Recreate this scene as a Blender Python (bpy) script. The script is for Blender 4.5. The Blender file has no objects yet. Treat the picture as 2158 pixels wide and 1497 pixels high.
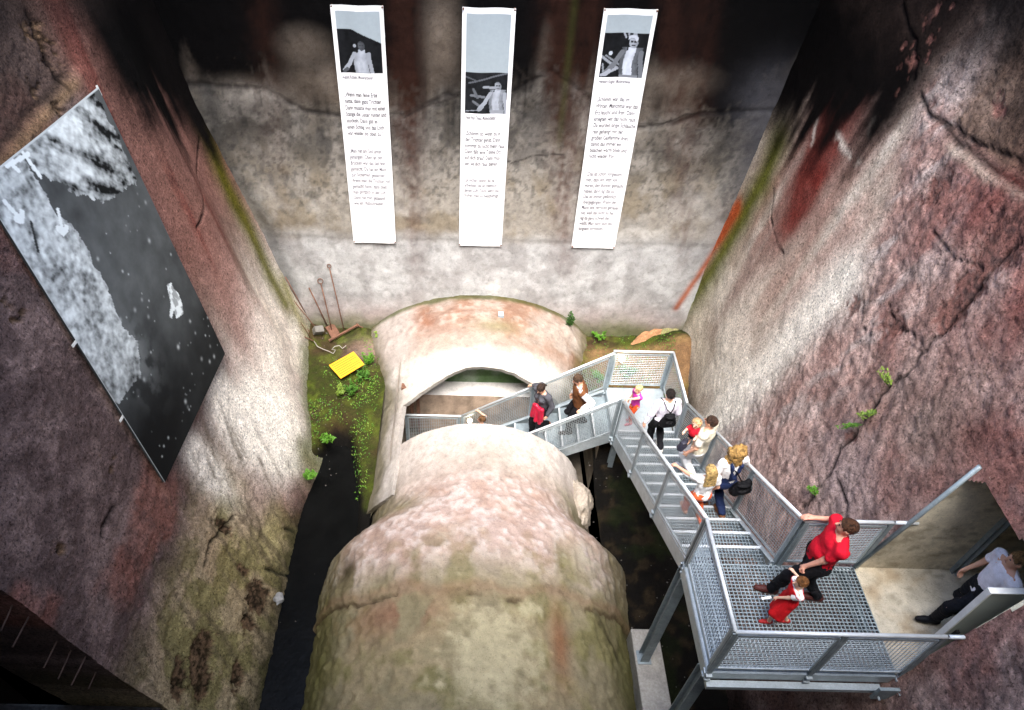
import bpy, bmesh, math, random
import numpy as np
from mathutils import Vector, Matrix
random.seed(7); rng = np.random.default_rng(7)
sc = bpy.context.scene
COL = sc.collection

# ------------------------------------------------------------------ camera
FPX, PX, PY = 1500.0, 979.0, 748.5            # focal length / principal point in photo pixels
PITCH, ROLL = math.radians(45.23), math.radians(1.32)
CAMZ = 12.0
_fw = np.array([0, math.cos(PITCH), -math.sin(PITCH)]); _up = np.array([0, math.sin(PITCH), math.cos(PITCH)]); _rt = np.array([1., 0, 0])
_R = np.array([_rt*math.cos(ROLL)+_up*math.sin(ROLL), -_rt*math.sin(ROLL)+_up*math.cos(ROLL), _fw])
cam_d = bpy.data.cameras.new('camera'); cam = bpy.data.objects.new('camera', cam_d); COL.objects.link(cam)
cam_d.sensor_width = 36.0; cam_d.lens = FPX/2158*36.0; cam_d.shift_x = (1079-PX)/2158
cam_d.clip_start = 0.05; cam_d.clip_end = 500
m = Matrix.Identity(4)
for i in range(3):
    m[i][0] = _R[0][i]; m[i][1] = _R[1][i]; m[i][2] = -_R[2][i]
m[2][3] = CAMZ
cam.matrix_world = m
sc.camera = cam

# ------------------------------------------------------------------ sky, sun, exposure
SUN_EL, SUN_AZ = 66.0, 178.0
w = bpy.data.worlds.new('World'); sc.world = w; w.use_nodes = True
nt = w.node_tree; bg = nt.nodes['Background']
sky = nt.nodes.new('ShaderNodeTexSky'); sky.sky_type = 'NISHITA'; sky.sun_disc = False
sky.sun_elevation = math.radians(SUN_EL); sky.sun_rotation = math.radians(SUN_AZ)
sky.air_density = 1.0; sky.dust_density = 2.0; sky.ozone_density = 0.6
nt.links.new(sky.outputs[0], bg.inputs[0]); bg.inputs[1].default_value = 0.15
sl = bpy.data.lights.new('sun', 'SUN'); sl.energy = 1.5; sl.angle = math.radians(38); sl.color = (1.0, 0.97, 0.94)
so = bpy.data.objects.new('sun', sl); COL.objects.link(so)
_az = math.radians(SUN_AZ); _el = math.radians(SUN_EL)
sdir = Vector((math.sin(_az)*math.cos(_el), math.cos(_az)*math.cos(_el), math.sin(_el)))
so.rotation_euler = sdir.to_track_quat('Z', 'Y').to_euler(); so.location = (0, 0, 30)
sc.view_settings.view_transform = 'Standard'; sc.view_settings.look = 'None'
sc.view_settings.exposure = 2.7; sc.view_settings.gamma = 1.0
sc.cycles.use_denoising = True
sc.cycles.max_bounces = 8; sc.cycles.diffuse_bounces = 4
try: sc.cycles.denoiser = 'OPENIMAGEDENOISE'
except Exception: pass

# ------------------------------------------------------------------ helpers
def lin(h):
    h = h.lstrip('#'); o = []
    for i in (0, 2, 4):
        c = int(h[i:i+2], 16)/255.0
        o.append(c/12.92 if c <= 0.04045 else ((c+0.055)/1.055)**2.4)
    return np.array(o)
def ray(u, v):
    return np.array([(u-PX)/FPX, -(v-PY)/FPX, 1.0]) @ _R
def at(u, v, **k):                              # photo pixel -> point on the plane x=, y= or z=
    a, val = list(k.items())[0]; r = ray(u, v); i = 'xyz'.index(a)
    t = (val-(CAMZ if a == 'z' else 0))/r[i]
    return np.array([0, 0, CAMZ])+r*t
def hit(g, u, v, t0=3.0, t1=22.0):              # photo pixel -> first point where g(P) changes sign
    r = ray(u, v); o = np.array([0, 0, CAMZ])
    ts = np.linspace(t0, t1, 400); vals = [g(o+r*t) for t in ts]
    for i in range(len(ts)-1):
        if vals[i]*vals[i+1] <= 0:
            a, b = ts[i], ts[i+1]
            for _ in range(30):
                c = .5*(a+b)
                if g(o+r*a)*g(o+r*c) <= 0: b = c
                else: a = c
            return o+r*a
    return o+r*t1
def ss(a, b, x):
    t = np.clip((x-a)/(b-a), 0, 1); return t*t*(3-2*t)
def _hash(ix, iy, iz, seed):
    n = (ix*374761393+iy*668265263+iz*2147483647+seed*1274126177) & 0xffffffff
    n = ((n ^ (n >> 13))*1274126177) & 0xffffffff
    n = (n ^ (n >> 16))*2246822519 & 0xffffffff
    return ((n ^ (n >> 15)) & 0xffffff)/float(0xffffff)
def vnoise(x, y, z, seed=0):
    x = np.asarray(x, float); y = np.asarray(y, float)+0*x; z = np.asarray(z, float)+0*x
    fx, fy, fz = np.floor(x), np.floor(y), np.floor(z)
    ix, iy, iz = fx.astype(np.int64), fy.astype(np.int64), fz.astype(np.int64)
    tx, ty, tz = x-fx, y-fy, z-fz
    tx, ty, tz = [t*t*t*(t*(t*6-15)+10) for t in (tx, ty, tz)]
    r = 0
    for dx in (0, 1):
        wx = tx if dx else 1-tx
        for dy in (0, 1):
            wy = ty if dy else 1-ty
            for dz in (0, 1):
                wz = tz if dz else 1-tz
                r = r+_hash(ix+dx, iy+dy, iz+dz, seed)*wx*wy*wz
    return r
def fbm(x, y, z=0., o=5, seed=0, gain=.5):
    r = 0; a = 1; t = 0; f = 1.0
    for i in range(o):
        r = r+a*vnoise(np.asarray(x)*f, np.asarray(y)*f, np.asarray(z)*f, seed+i*17); t += a; a *= gain; f *= 2.03
    return r/t
def mixc(c, col, m):
    return c*(1-m[..., None])+np.asarray(col)*m[..., None]
def segd(px, py, pts):                          # distance to polyline, elementwise
    d = np.full(np.shape(px), 1e9)
    for (ax, ay), (bx, by) in zip(pts[:-1], pts[1:]):
        vx, vy = bx-ax, by-ay; L = vx*vx+vy*vy+1e-12
        t = np.clip(((px-ax)*vx+(py-ay)*vy)/L, 0, 1)
        d = np.minimum(d, np.hypot(px-ax-t*vx, py-ay-t*vy))
    return d

def tag(o, label=None, cat=None, group=None, kind=None):
    if label: o['label'] = label
    if cat: o['category'] = cat
    if group: o['group'] = group
    if kind: o['kind'] = kind
    return o
def empty(name, loc=(0, 0, 0), rz=0):
    o = bpy.data.objects.new(name, None); COL.objects.link(o); o.location = loc; o.rotation_euler = (0, 0, rz)
    o.empty_display_size = .1; return o
def link(name, me, mat=None, parent=None, loc=None):
    o = bpy.data.objects.new(name, me); COL.objects.link(o)
    if mat is not None and not me.materials: me.materials.append(mat)
    if loc is not None: o.location = loc
    if parent is not None:                      # geometry given in world space: keep it there under a translated parent
        o.parent = parent
        o.matrix_parent_inverse = parent_matrix(parent).inverted()
    return o
_pm = {}
def parent_matrix(p):
    m = Matrix.Translation(p.location) @ p.rotation_euler.to_matrix().to_4x4()
    if p.parent is not None: m = parent_matrix(p.parent) @ p.matrix_parent_inverse @ m
    return m
def npmesh(name, V, F, smooth=False, col=None):
    V = np.asarray(V, np.float32).reshape(-1, 3); F = np.asarray(F, np.int32)
    me = bpy.data.meshes.new(name); n = F.shape[1]
    me.vertices.add(len(V)); me.vertices.foreach_set('co', V.ravel())
    me.loops.add(F.size); me.loops.foreach_set('vertex_index', F.ravel())
    me.polygons.add(len(F)); me.polygons.foreach_set('loop_start', np.arange(0, F.size, n, dtype=np.int32))
    me.polygons.foreach_set('loop_total', np.full(len(F), n, np.int32))
    if smooth: me.polygons.foreach_set('use_smooth', np.ones(len(F), bool))
    me.update(calc_edges=True)
    if col is not None:
        a = me.color_attributes.new('Col', 'FLOAT_COLOR', 'POINT')
        c = np.ones((len(V), 4), np.float32); c[:, :3] = np.asarray(col).reshape(-1, 3); a.data.foreach_set('color', c.ravel())
    return me
def gridmesh(name, P, col=None, keep=None, flip=False, smooth=True):
    nu, nv = P.shape[:2]; idx = np.arange(nu*nv).reshape(nu, nv)
    F = np.stack([idx[:-1, :-1], idx[1:, :-1], idx[1:, 1:], idx[:-1, 1:]], -1)
    if flip: F = F[..., ::-1]
    F = F[keep] if keep is not None else F.reshape(-1, 4)
    return npmesh(name, P.reshape(-1, 3), F.reshape(-1, 4), smooth, col)

class MB:                                       # collects boxes, bars, tubes and builds ONE mesh
    def __init__(s): s.v = []; s.f = []
    def add(s, V, F):
        n = len(s.v); s.v += [tuple(map(float, p)) for p in V]; s.f += [tuple(i+n for i in f) for f in F]; return s
    def box(s, a, b):
        x0, y0, z0 = a; x1, y1, z1 = b
        return s.add([(x0,y0,z0),(x1,y0,z0),(x1,y1,z0),(x0,y1,z0),(x0,y0,z1),(x1,y0,z1),(x1,y1,z1),(x0,y1,z1)],
                     [(0,3,2,1),(4,5,6,7),(0,1,5,4),(1,2,6,5),(2,3,7,6),(3,0,4,7)])
    def bar(s, p, q, w, h, up=(0, 0, 1)):       # rectangular bar p->q, w across, h along up
        p = np.array(p, float); q = np.array(q, float); d = q-p; d /= np.linalg.norm(d)+1e-12
        u = np.array(up, float); sd = np.cross(d, u)
        if np.linalg.norm(sd) < 1e-6: sd = np.cross(d, (0, 1, 0))
        sd /= np.linalg.norm(sd); u = np.cross(sd, d)
        c = [(-w/2, -h/2), (w/2, -h/2), (w/2, h/2), (-w/2, h/2)]
        V = [p+sd*a+u*b for a, b in c]+[q+sd*a+u*b for a, b in c]
        return s.add(V, [(3,2,1,0),(4,5,6,7),(0,1,5,4),(1,2,6,5),(2,3,7,6),(3,0,4,7)])
    def tube(s, pts, r, n=8, closed=False, cap=True):
        pts = [np.array(p, float) for p in pts]; rs = r if isinstance(r, (list, tuple)) else [r]*len(pts)
        N = len(pts); rings = []; pu = None
        for i, p in enumerate(pts):
            a = pts[(i-1) % N] if (closed or i > 0) else p; b = pts[(i+1) % N] if (closed or i < N-1) else p
            d = b-a; d /= np.linalg.norm(d)+1e-12
            u = pu if pu is not None else (np.array([0, 0, 1.]) if abs(d[2]) < .9 else np.array([1., 0, 0]))
            sd = np.cross(d, u); sd /= np.linalg.norm(sd)+1e-12; u = np.cross(sd, d); pu = u
            rings.append([p+rs[i]*(sd*math.cos(2*math.pi*k/n)+u*math.sin(2*math.pi*k/n)) for k in range(n)])
        V = [v for r_ in rings for v in r_]; F = []
        for i in range(N if closed else N-1):
            j = (i+1) % N
            for k in range(n): F.append((i*n+k, i*n+(k+1) % n, j*n+(k+1) % n, j*n+k))
        if cap and not closed: F += [tuple(range(n))[::-1], tuple((N-1)*n+k for k in range(n))]
        return s.add(V, F)
    def mesh(s, name, smooth=False, ang=None):
        me = bpy.data.meshes.new(name); me.from_pydata(s.v, [], s.f); me.update()
        if smooth: me.polygons.foreach_set('use_smooth', np.ones(len(me.polygons), bool))
        return me
    def build(s, name, mat, parent=None, smooth=False, bevel=0):
        o = link(name, s.mesh(name, smooth), mat, parent)
        if bevel:
            b = o.modifiers.new('bevel', 'BEVEL'); b.width = bevel; b.segments = 2; b.limit_method = 'ANGLE'
        return o

# ------------------------------------------------------------------ materials
def mat(name, col, rough=.6, metal=0., noise=None, bump=0., spec=.5, emit=None, attr=False, var=.12, bscale=30., sub=0., pits=None):
    M = bpy.data.materials.new(name); M.use_nodes = True; t = M.node_tree; B = t.nodes['Principled BSDF']
    B.inputs['Roughness'].default_value = rough; B.inputs['Metallic'].default_value = metal
    B.inputs['Specular IOR Level'].default_value = spec
    if sub: B.inputs['Subsurface Weight'].default_value = sub; B.inputs['Subsurface Scale'].default_value = .02; B.inputs['Subsurface Radius'].default_value = (1, .4, .2)
    tc = t.nodes.new('ShaderNodeTexCoord')
    src = None
    if attr:
        a = t.nodes.new('ShaderNodeVertexColor'); a.layer_name = 'Col'; src = a.outputs[0]
    else:
        r = t.nodes.new('ShaderNodeRGB'); r.outputs[0].default_value = (*col, 1); src = r.outputs[0]
    for scale, amp, det in (noise or [(6., var, 6)]):
        nz = t.nodes.new('ShaderNodeTexNoise'); nz.inputs['Scale'].default_value = scale; nz.inputs['Detail'].default_value = det
        nz.inputs['Roughness'].default_value = .65
        t.links.new(tc.outputs['Object'], nz.inputs['Vector'])
        mr = t.nodes.new('ShaderNodeMapRange'); mr.inputs[1].default_value = .3; mr.inputs[2].default_value = .7
        mr.inputs[3].default_value = 1-amp; mr.inputs[4].default_value = 1+amp
        t.links.new(nz.outputs[0], mr.inputs[0])
        mx = t.nodes.new('ShaderNodeVectorMath'); mx.operation = 'SCALE'
        t.links.new(src, mx.inputs[0]); t.links.new(mr.outputs[0], mx.inputs['Scale']); src = mx.outputs[0]
    for scale, lo, hi, amt, det in (pits or []):
        nz = t.nodes.new('ShaderNodeTexNoise'); nz.inputs['Scale'].default_value = scale; nz.inputs['Detail'].default_value = det; nz.inputs['Roughness'].default_value = .6
        t.links.new(tc.outputs['Object'], nz.inputs['Vector'])
        mr = t.nodes.new('ShaderNodeMapRange'); mr.inputs[1].default_value = lo; mr.inputs[2].default_value = hi; mr.inputs[3].default_value = 1; mr.inputs[4].default_value = amt
        t.links.new(nz.outputs[0], mr.inputs[0])
        mx = t.nodes.new('ShaderNodeVectorMath'); mx.operation = 'SCALE'
        t.links.new(src, mx.inputs[0]); t.links.new(mr.outputs[0], mx.inputs['Scale']); src = mx.outputs[0]
    t.links.new(src, B.inputs['Base Color'])
    if bump:
        nz = t.nodes.new('ShaderNodeTexNoise'); nz.inputs['Scale'].default_value = bscale; nz.inputs['Detail'].default_value = 9; nz.inputs['Roughness'].default_value = .7
        t.links.new(tc.outputs['Object'], nz.inputs['Vector'])
        bp = t.nodes.new('ShaderNodeBump'); bp.inputs['Strength'].default_value = bump; bp.inputs['Distance'].default_value = .03
        t.links.new(nz.outputs[0], bp.inputs['Height']); t.links.new(bp.outputs[0], B.inputs['Normal'])
    if emit:
        B.inputs['Emission Color'].default_value = (*emit[0], 1); B.inputs['Emission Strength'].default_value = emit[1]
    return M
M_CONC = mat('weathered_concrete', None, .9, noise=[(2.2, .14, 9), (13., .10, 8), (70., .12, 4)], bump=.5, bscale=24, spec=.08, attr=True, pits=[(7., .52, .70, .78, 9), (42., .58, .68, .72, 4)])
M_ROCK = mat('rough_spalled_concrete', None, .93, noise=[(5., .2, 8), (20., .3, 8), (75., .3, 4)], bump=1.0, bscale=42, spec=.06, attr=True, pits=[(10., .56, .70, .6, 10), (30., .53, .64, .42, 9), (26., .46, .36, 1.4, 9)])
M_SOIL = mat('mossy_soil', None, .95, noise=[(9., .3, 8), (60., .4, 4)], bump=1.0, bscale=30, spec=.15, attr=True)
M_PRINT = mat('printed_vinyl', None, .8, noise=[(3., .03, 2), (16., .04, 4)], attr=True, spec=.06)
M_PLAIN = mat('plain_concrete', (.36, .34, .30), .9, noise=[(3., .25, 8), (30., .2, 6)], bump=.5, spec=.2)
M_STEEL = mat('galvanised_steel', (.41, .465, .49), .46, .4, noise=[(1.7, .16, 8), (9., .14, 7), (60., .12, 3)], bump=.08, bscale=80)
M_STEELD = mat('dull_galvanised_steel', (.25, .30, .32), .55, .35, noise=[(2., .22, 8), (11., .18, 7), (60., .15, 3)], bump=.08, bscale=80)
M_NOSE = mat('bright_galvanised_edge', (.62, .66, .68), .45, .3, noise=[(6., .1, 5)])
M_RUST = mat('rusty_iron', (.16, .075, .045), .85, .1, noise=[(8., .35, 8), (60., .3, 4)], bump=.4)
M_DARK = mat('dark_concrete', (.022, .02, .019), .9, noise=[(3., .4, 8), (30., .4, 6)], bump=.8, spec=.15)  # near-black concrete for recess floor, ledge and passage end
# ================================================================== walls of the pit
def YB(x, z):                                   # back wall
    return np.where(np.asarray(z) < 2.5, 12.60+.14*np.asarray(z), 12.95+.07*(np.asarray(z)-2.5))+0*np.asarray(x)
def XL(y, z):                                   # left wall
    y = np.asarray(y, float); z = np.asarray(z, float)
    x = -4.36-.18*(z-3.2)
    t = np.clip((2.7-z)/3.1, 0, 1.2)
    x = x+.52*t**1.5                             # toe
    f = ss(9.0, 12.9, y)
    x = x-f*(.28+.10*np.clip(z-2.6, 0, 3.0))
    x = x+.22*np.exp(-((y-10.5)/.8)**2)*ss(-.2, 2.2, z)*(1-.5*ss(7.5, 10.5, z))
    x = x+.26*np.exp(-((y-9.1)/.9)**2)*ss(2.4, .2, z)
    return x
def XR(y, z):                                   # right wall
    y = np.asarray(y, float); z = np.asarray(z, float)
    x = 5.25+.2*(z-3.4)
    f = ss(6.5, 12.9, y)
    x = x+f*(.36-.085*np.clip(z-3.4, -4, 4.5))
    x = x-.10*np.exp(-((y-10.4)/1.0)**2)*ss(0, 2.5, z)*(1-.6*ss(6.5, 9.5, z))
    return x
gB = lambda P: P[1]-float(YB(P[0], P[2]))
gL = lambda P: P[0]-float(XL(P[1], P[2]))
gR = lambda P: P[0]-float(XR(P[1], P[2]))
def bp(*q): return [(lambda P: (P[0], P[2]))(hit(gB, *p)) for p in q]      # pixels -> (x,z) on back wall
def lp(*q): return [(lambda P: (P[1], P[2]))(hit(gL, *p)) for p in q]      # pixels -> (y,z) on left wall
def rp(*q): return [(lambda P: (P[1], P[2]))(hit(gR, *p)) for p in q]      # pixels -> (y,z) on right wall
def blob(a, b, c, ra, rb, rot=0., e=2.0):
    da, db = a-c[0], b-c[1]; cs, sn = math.cos(rot), math.sin(rot)
    u = (da*cs+db*sn)/ra; v = (-da*sn+db*cs)/rb
    return np.exp(-(np.abs(u)**e+np.abs(v)**e))
C_BEIGE = lin('#a39a8c'); C_PALE = lin('#cbc4b8'); C_WHITE = lin('#e4ddd0'); C_RUST = lin('#6e4234'); C_RED = lin('#6a2f28')
C_PINK = lin('#a5857a'); C_MAUVE = lin('#6b5753'); C_DKBR = lin('#3b2f2a'); C_SOOT_SHADE = lin('#050404'); C_OLIVE = lin('#6c6a2e'); C_GREY = lin('#8d8981')
C_ORANGE = lin('#b0602e'); C_MOSS = lin('#4c5418'); C_LILAC = lin('#a2938e')

# ---------------------------------------------------------------- back wall
xs = np.concatenate([np.arange(-6.4, 6.6, .036)])
zs = np.concatenate([np.arange(-.4, 8.2, .036), np.linspace(8.25, 13.2, 30)])
X, Z = np.meshgrid(xs, zs, indexing='ij')
n1 = fbm(X*.8, Z*.8, 3.1, 6, 1); n2 = fbm(X*2.6, Z*2.0, 1.7, 6, 2); n3 = fbm(X*7, Z*5, 0, 5, 3)
st = fbm(X*3.0, Z*.16, 5.0, 5, 4); st2 = fbm(X*9.0, Z*.35, 2.0, 4, 5)
c = np.broadcast_to(C_BEIGE, X.shape+(3,)).copy()
c = mixc(c, lin('#8d7f68'), ss(.42, .66, n2)*.75)
c = mixc(c, lin('#5a554c'), ss(.46, .66, n1*.45+n3*.55)*.85*ss(2.4, 3.4, Z)); c = mixc(c, lin('#78716a'), ss(3.4, 5.0, Z+.8*(n1-.5))*.55); c = mixc(c, lin('#3f3c38'), ss(.56, .68, fbm(X*14, Z*12, 0, 4, 8))*ss(2.6, 4.0, Z)*.5)
c = mixc(c, C_PALE, ss(.40, .62, n1)*ss(4.6, 3.2, Z)*.7)
low = ss(2.95, 2.35, Z+.12*(n2-.5))             # paler below the crease: light on the upward slope painted in
c = mixc(c, mixc(np.broadcast_to(lin('#b9b6b0'), X.shape+(3,)), lin('#a19d98'), ss(.4, .65, n2)), low*.92)
c = mixc(c, lin('#a98f85'), low*ss(1.2, .2, Z+.5*(n1-.5))*.6)
c = mixc(c, lin('#7d7a74'), np.exp(-((Z-2.62-.10*(n2-.5))/.07)**2)*.3)
# horizontal lift joint with darker concrete above it
joint = bp((430, 180), (560, 190), (640, 235), (720, 245), (860, 245), (940, 200), (1040, 215), (1160, 150), (1330, 270), (1420, 262), (1480, 240), (1610, 235))
jx = [p[0] for p in joint]; jz = [p[1] for p in joint]
JZ = np.interp(X, jx, jz)
above = ss(-.12, .35, Z-JZ+.25*(n3-.5))
c = mixc(c, lin('#625446'), above*.75*ss(.25, .6, n1+.15))
c = mixc(c, lin('#3a3532'), np.exp(-((Z-JZ)/.05)**2)*.8*ss(.35, .55, n2))
c = mixc(c, lin('#4a4742'), ss(0, -.9, Z-JZ)*ss(-1.6, -.5, Z-JZ)*ss(.42, .62, n2)*.8)
# soot and black algae runs from the top, upper-wall shade painted in
drip = st*.9+st2*.35
n5 = fbm(X*16, Z*10, 4., 4, 6)
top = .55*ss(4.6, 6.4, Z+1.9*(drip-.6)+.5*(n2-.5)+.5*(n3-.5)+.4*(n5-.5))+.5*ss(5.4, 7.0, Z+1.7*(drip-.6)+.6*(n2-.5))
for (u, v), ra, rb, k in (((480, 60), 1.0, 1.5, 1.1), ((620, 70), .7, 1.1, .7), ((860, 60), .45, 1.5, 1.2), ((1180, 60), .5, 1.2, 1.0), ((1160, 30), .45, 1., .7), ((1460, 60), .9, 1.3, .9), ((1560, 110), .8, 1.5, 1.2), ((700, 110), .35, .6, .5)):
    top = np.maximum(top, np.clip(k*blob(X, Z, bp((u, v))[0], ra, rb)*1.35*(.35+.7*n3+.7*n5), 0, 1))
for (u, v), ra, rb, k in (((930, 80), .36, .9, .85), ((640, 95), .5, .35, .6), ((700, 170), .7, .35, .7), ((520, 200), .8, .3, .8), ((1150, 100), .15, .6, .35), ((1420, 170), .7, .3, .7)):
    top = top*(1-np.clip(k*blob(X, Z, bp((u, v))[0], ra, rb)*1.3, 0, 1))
c = mixc(c, C_SOOT_SHADE, np.clip(top*1.08, 0, 1))
# rust coloured runs beside the banners
for (u0, u1), wd, k in (((855, 875), .26, .85), ((1185, 1190), .30, .95), ((1420, 1440), .22, .55), ((1245, 1215), .2, .5), ((560, 600), .25, .3), ((1480, 1440), .25, .35)):
    a = bp((u0, 90))[0]; b = bp((u1, 560))[0]
    xc = a[0]+(b[0]-a[0])*(a[1]-Z)/(a[1]-b[1])+.12*(fbm(Z*1.5, 0*Z, wd*50, 3, 9)-.5)
    mk = np.exp(-((X-xc+.16*(n3-.5))/wd)**2)*ss(.8, 3.2, Z)*(.2+.8*st2+.7*(n5-.5)+.5*(n3-.5))*k; mk = np.clip(mk, 0, 1)
    c = mixc(c, lin('#4e2a1c'), np.clip(mk, 0, 1)*.8)
    c = mixc(c, lin('#1f1410'), np.clip(mk*ss(4.2, 6.4, Z)*1.2, 0, 1)*.8)
c = mixc(c, lin('#3f4a1e'), np.exp(-((X-bp((1195, 150))[0][0])/.07)**2)*ss(4.4, 5.2, Z)*.3)
for q in ((1040, 605), (1100, 610)): c = mixc(c, C_WHITE, blob(X, Z, bp(q)[0], .16, .12)*ss(.45, .55, n3)*.8)
# fine cracks
for pl in (((850, 250), (900, 225), (960, 205), (985, 175)), ((1080, 130), (1110, 165), (1160, 160)), ((1330, 272), (1400, 262), (1445, 240), (1520, 245)), ((1050, 330), (1080, 345), (1120, 330), (1190, 325))):
    d = segd(X+.06*(n3-.5), Z+.06*(n2-.5), bp(*pl)); c = mixc(c, lin('#2a2420'), np.exp(-(d/.018)**2)*.8)
# corner creases, fold shading painted into the colour
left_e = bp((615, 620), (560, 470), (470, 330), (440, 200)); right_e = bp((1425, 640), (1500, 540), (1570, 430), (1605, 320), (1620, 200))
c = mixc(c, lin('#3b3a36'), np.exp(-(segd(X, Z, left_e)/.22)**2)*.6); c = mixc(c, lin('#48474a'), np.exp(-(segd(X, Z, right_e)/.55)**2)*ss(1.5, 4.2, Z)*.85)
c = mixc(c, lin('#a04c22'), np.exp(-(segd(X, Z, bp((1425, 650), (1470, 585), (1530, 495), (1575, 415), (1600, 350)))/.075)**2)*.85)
c = mixc(c, C_MOSS, ss(.75, .1, Z+.6*(n2-.5))*.8)
c *= ((.88+.24*n3)*(.80-.10*ss(3.0, 4.5, Z)))[..., None]*np.array([.965, 1.0, 1.05])
disp = .05*(n1-.5)+.035*(n3-.5)-.006*np.exp(-((Z-2.62)/.05)**2)+.03*np.exp(-((Z-JZ)/.06)**2)
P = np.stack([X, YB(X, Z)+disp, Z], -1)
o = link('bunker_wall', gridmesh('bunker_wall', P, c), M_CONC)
tag(o, 'tall stained grey concrete back wall carrying the three white banners', 'wall')

# ---------------------------------------------------------------- left wall
Y0L = 3.36
ys = np.concatenate([np.arange(Y0L, 13.4, .036)]); zs = np.concatenate([np.arange(-.9, 8.6, .036), np.linspace(8.65, 13.2, 40)])
Y, Z = np.meshgrid(ys, zs, indexing='ij')
n1 = fbm(Y*.9, Z*.9, 8.1, 6, 21); n2 = fbm(Y*2.6, Z*2.4, 2.7, 6, 22); n3 = fbm(Y*7, Z*7, 0, 5, 23); n4 = fbm(Y*18, Z*18, 0, 4, 24)
al = Z*.28+Y; st = fbm((Y-.12*Z)*3.2, Z*.22, 3, 5, 25)     # flow down the slope
rough = ss(9.3, 8.5, Y+.25*(n2-.5))*ss(2.0, 2.6, Z+.4*(n1-.5))
rough = np.maximum(rough, ss(8.6, 7.4, Y+.5*(n2-.5)))
c = mixc(np.broadcast_to(lin('#8a7468'), Y.shape+(3,)), C_PINK, ss(.4, .6, n1))
c = mixc(c, lin('#7a544a'), ss(8.6, 9.2, Y)*ss(2.8, 4.6, Z+1.2*(st-.5))*.85)                          # reddish ore film on the fin
c = mixc(c, C_RED, ss(.45, .62, st)*ss(8.8, 9.3, Y)*ss(3.4, 5.0, Z)*ss(11.6, 10.6, Y)*.6)
c = mixc(c, C_WHITE, ss(3.6, 1.2, Z+1.3*(st-.5)+.5*(n2-.5))*ss(8.3, 9.2, Y+.6*(n2-.5))*.9)
c = mixc(c, lin('#9d8a83'), ss(.46, .6, n2)*ss(2.2, .6, Z)*.45)
c = mixc(c, lin('#8a6a60'), blob(Y, Z, lp((500, 700))[0], .35, 1.2, -.3)*.55)
c = mixc(c, lin('#dfd6c6'), blob(Y, Z, lp((555, 640))[0], .25, 1.0, -.2)*.7)
# rough brown-violet field and olive lower part
br = mixc(np.broadcast_to(lin('#655450'), Y.shape+(3,)), lin('#84706a'), ss(.4, .62, n2))
br = mixc(br, lin('#8a594c'), ss(.5, .68, n1)*.6)
br = mixc(br, lin('#473b38'), ss(.54, .68, n3)*.5)
c = mixc(c, br, rough)
ol = mixc(np.broadcast_to(lin('#8b8256'), Y.shape+(3,)), lin('#ab9a77'), ss(.45, .6, n2))
olm = ss(2.9, 1.4, Z+1.0*(n1-.5)+.4*(n3-.5))*ss(8.0, 6.9, Y+.5*(n2-.5))
c = mixc(c, ol, olm*.9)
c = mixc(c, lin('#a08a80'), blob(Y, Z, lp((540, 1030))[0], .7, .5)*.8); c = mixc(c, lin('#b5a878'), blob(Y, Z, lp((575, 1150))[0], .4, .35)*.75)
# white streaks over the toe, the strong light there painted in
for q, ra, rb, k in (((500, 890), .55, .9, .97), ((560, 880), .7, .8, .97), ((430, 980), .3, .8, .85), ((590, 960), .45, .5, .95), ((470, 830), .3, .5, .8)):
    c = mixc(c, C_WHITE, np.clip(blob(Y, Z, lp(q)[0], ra, rb)*1.7*(.55+n2), 0, 1)*k)
grain = fbm((Y-.35*Z)*9, Z*1.1, 1., 4, 27)
c = mixc(c, lin('#5f5342'), ss(.58, .7, grain)*ss(8.6, 7.8, Y)*ss(3.4, 2.2, Z)*.6)
# green algae line beside the back corner
gp = lp((430, 270), (470, 380), (520, 470), (560, 560), (600, 640)); d = segd(Y, Z, gp)
c = mixc(c, lin('#55540f'), np.exp(-((d+.2*(n2-.5))/.36)**2)*.92)
gp = lp((470, 250), (540, 440), (590, 560), (620, 660)); d = segd(Y, Z, gp); c = mixc(c, lin('#8a8478'), np.exp(-(d/.10)**2)*.6)
gp = lp((600, 600), (640, 690)); c = mixc(c, lin('#7f7d33'), np.exp(-(segd(Y, Z, gp)/.25)**2)*.6)
# lift joint, wall darker above it
c = mixc(c, lin('#4d4038'), ss(7.5, 8.0, Z+.3*(n2-.5))*ss(9.6, 9.0, Y)*.7)
c = mixc(c, lin('#8a7050'), np.exp(-((Z-7.78-.06*(n2-.5))/.09)**2)*ss(9.3, 8.9, Y)*.6)
c = mixc(c, lin('#171311'), np.exp(-((Z-7.92-.1*(n2-.5))/.05)**2)*ss(9.3, 8.9, Y)*.8)
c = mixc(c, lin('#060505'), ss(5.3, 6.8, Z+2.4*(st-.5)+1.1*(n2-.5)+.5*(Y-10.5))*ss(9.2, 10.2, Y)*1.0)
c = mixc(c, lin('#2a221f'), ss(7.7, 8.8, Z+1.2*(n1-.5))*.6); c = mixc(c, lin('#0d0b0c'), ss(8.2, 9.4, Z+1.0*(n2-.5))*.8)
c = mixc(c, lin('#100d0c'), ss(12.0, 12.8, Y)*ss(4.2, 5.4, Z)*.95)  # shade of the gap in the back corner, painted black
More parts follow.
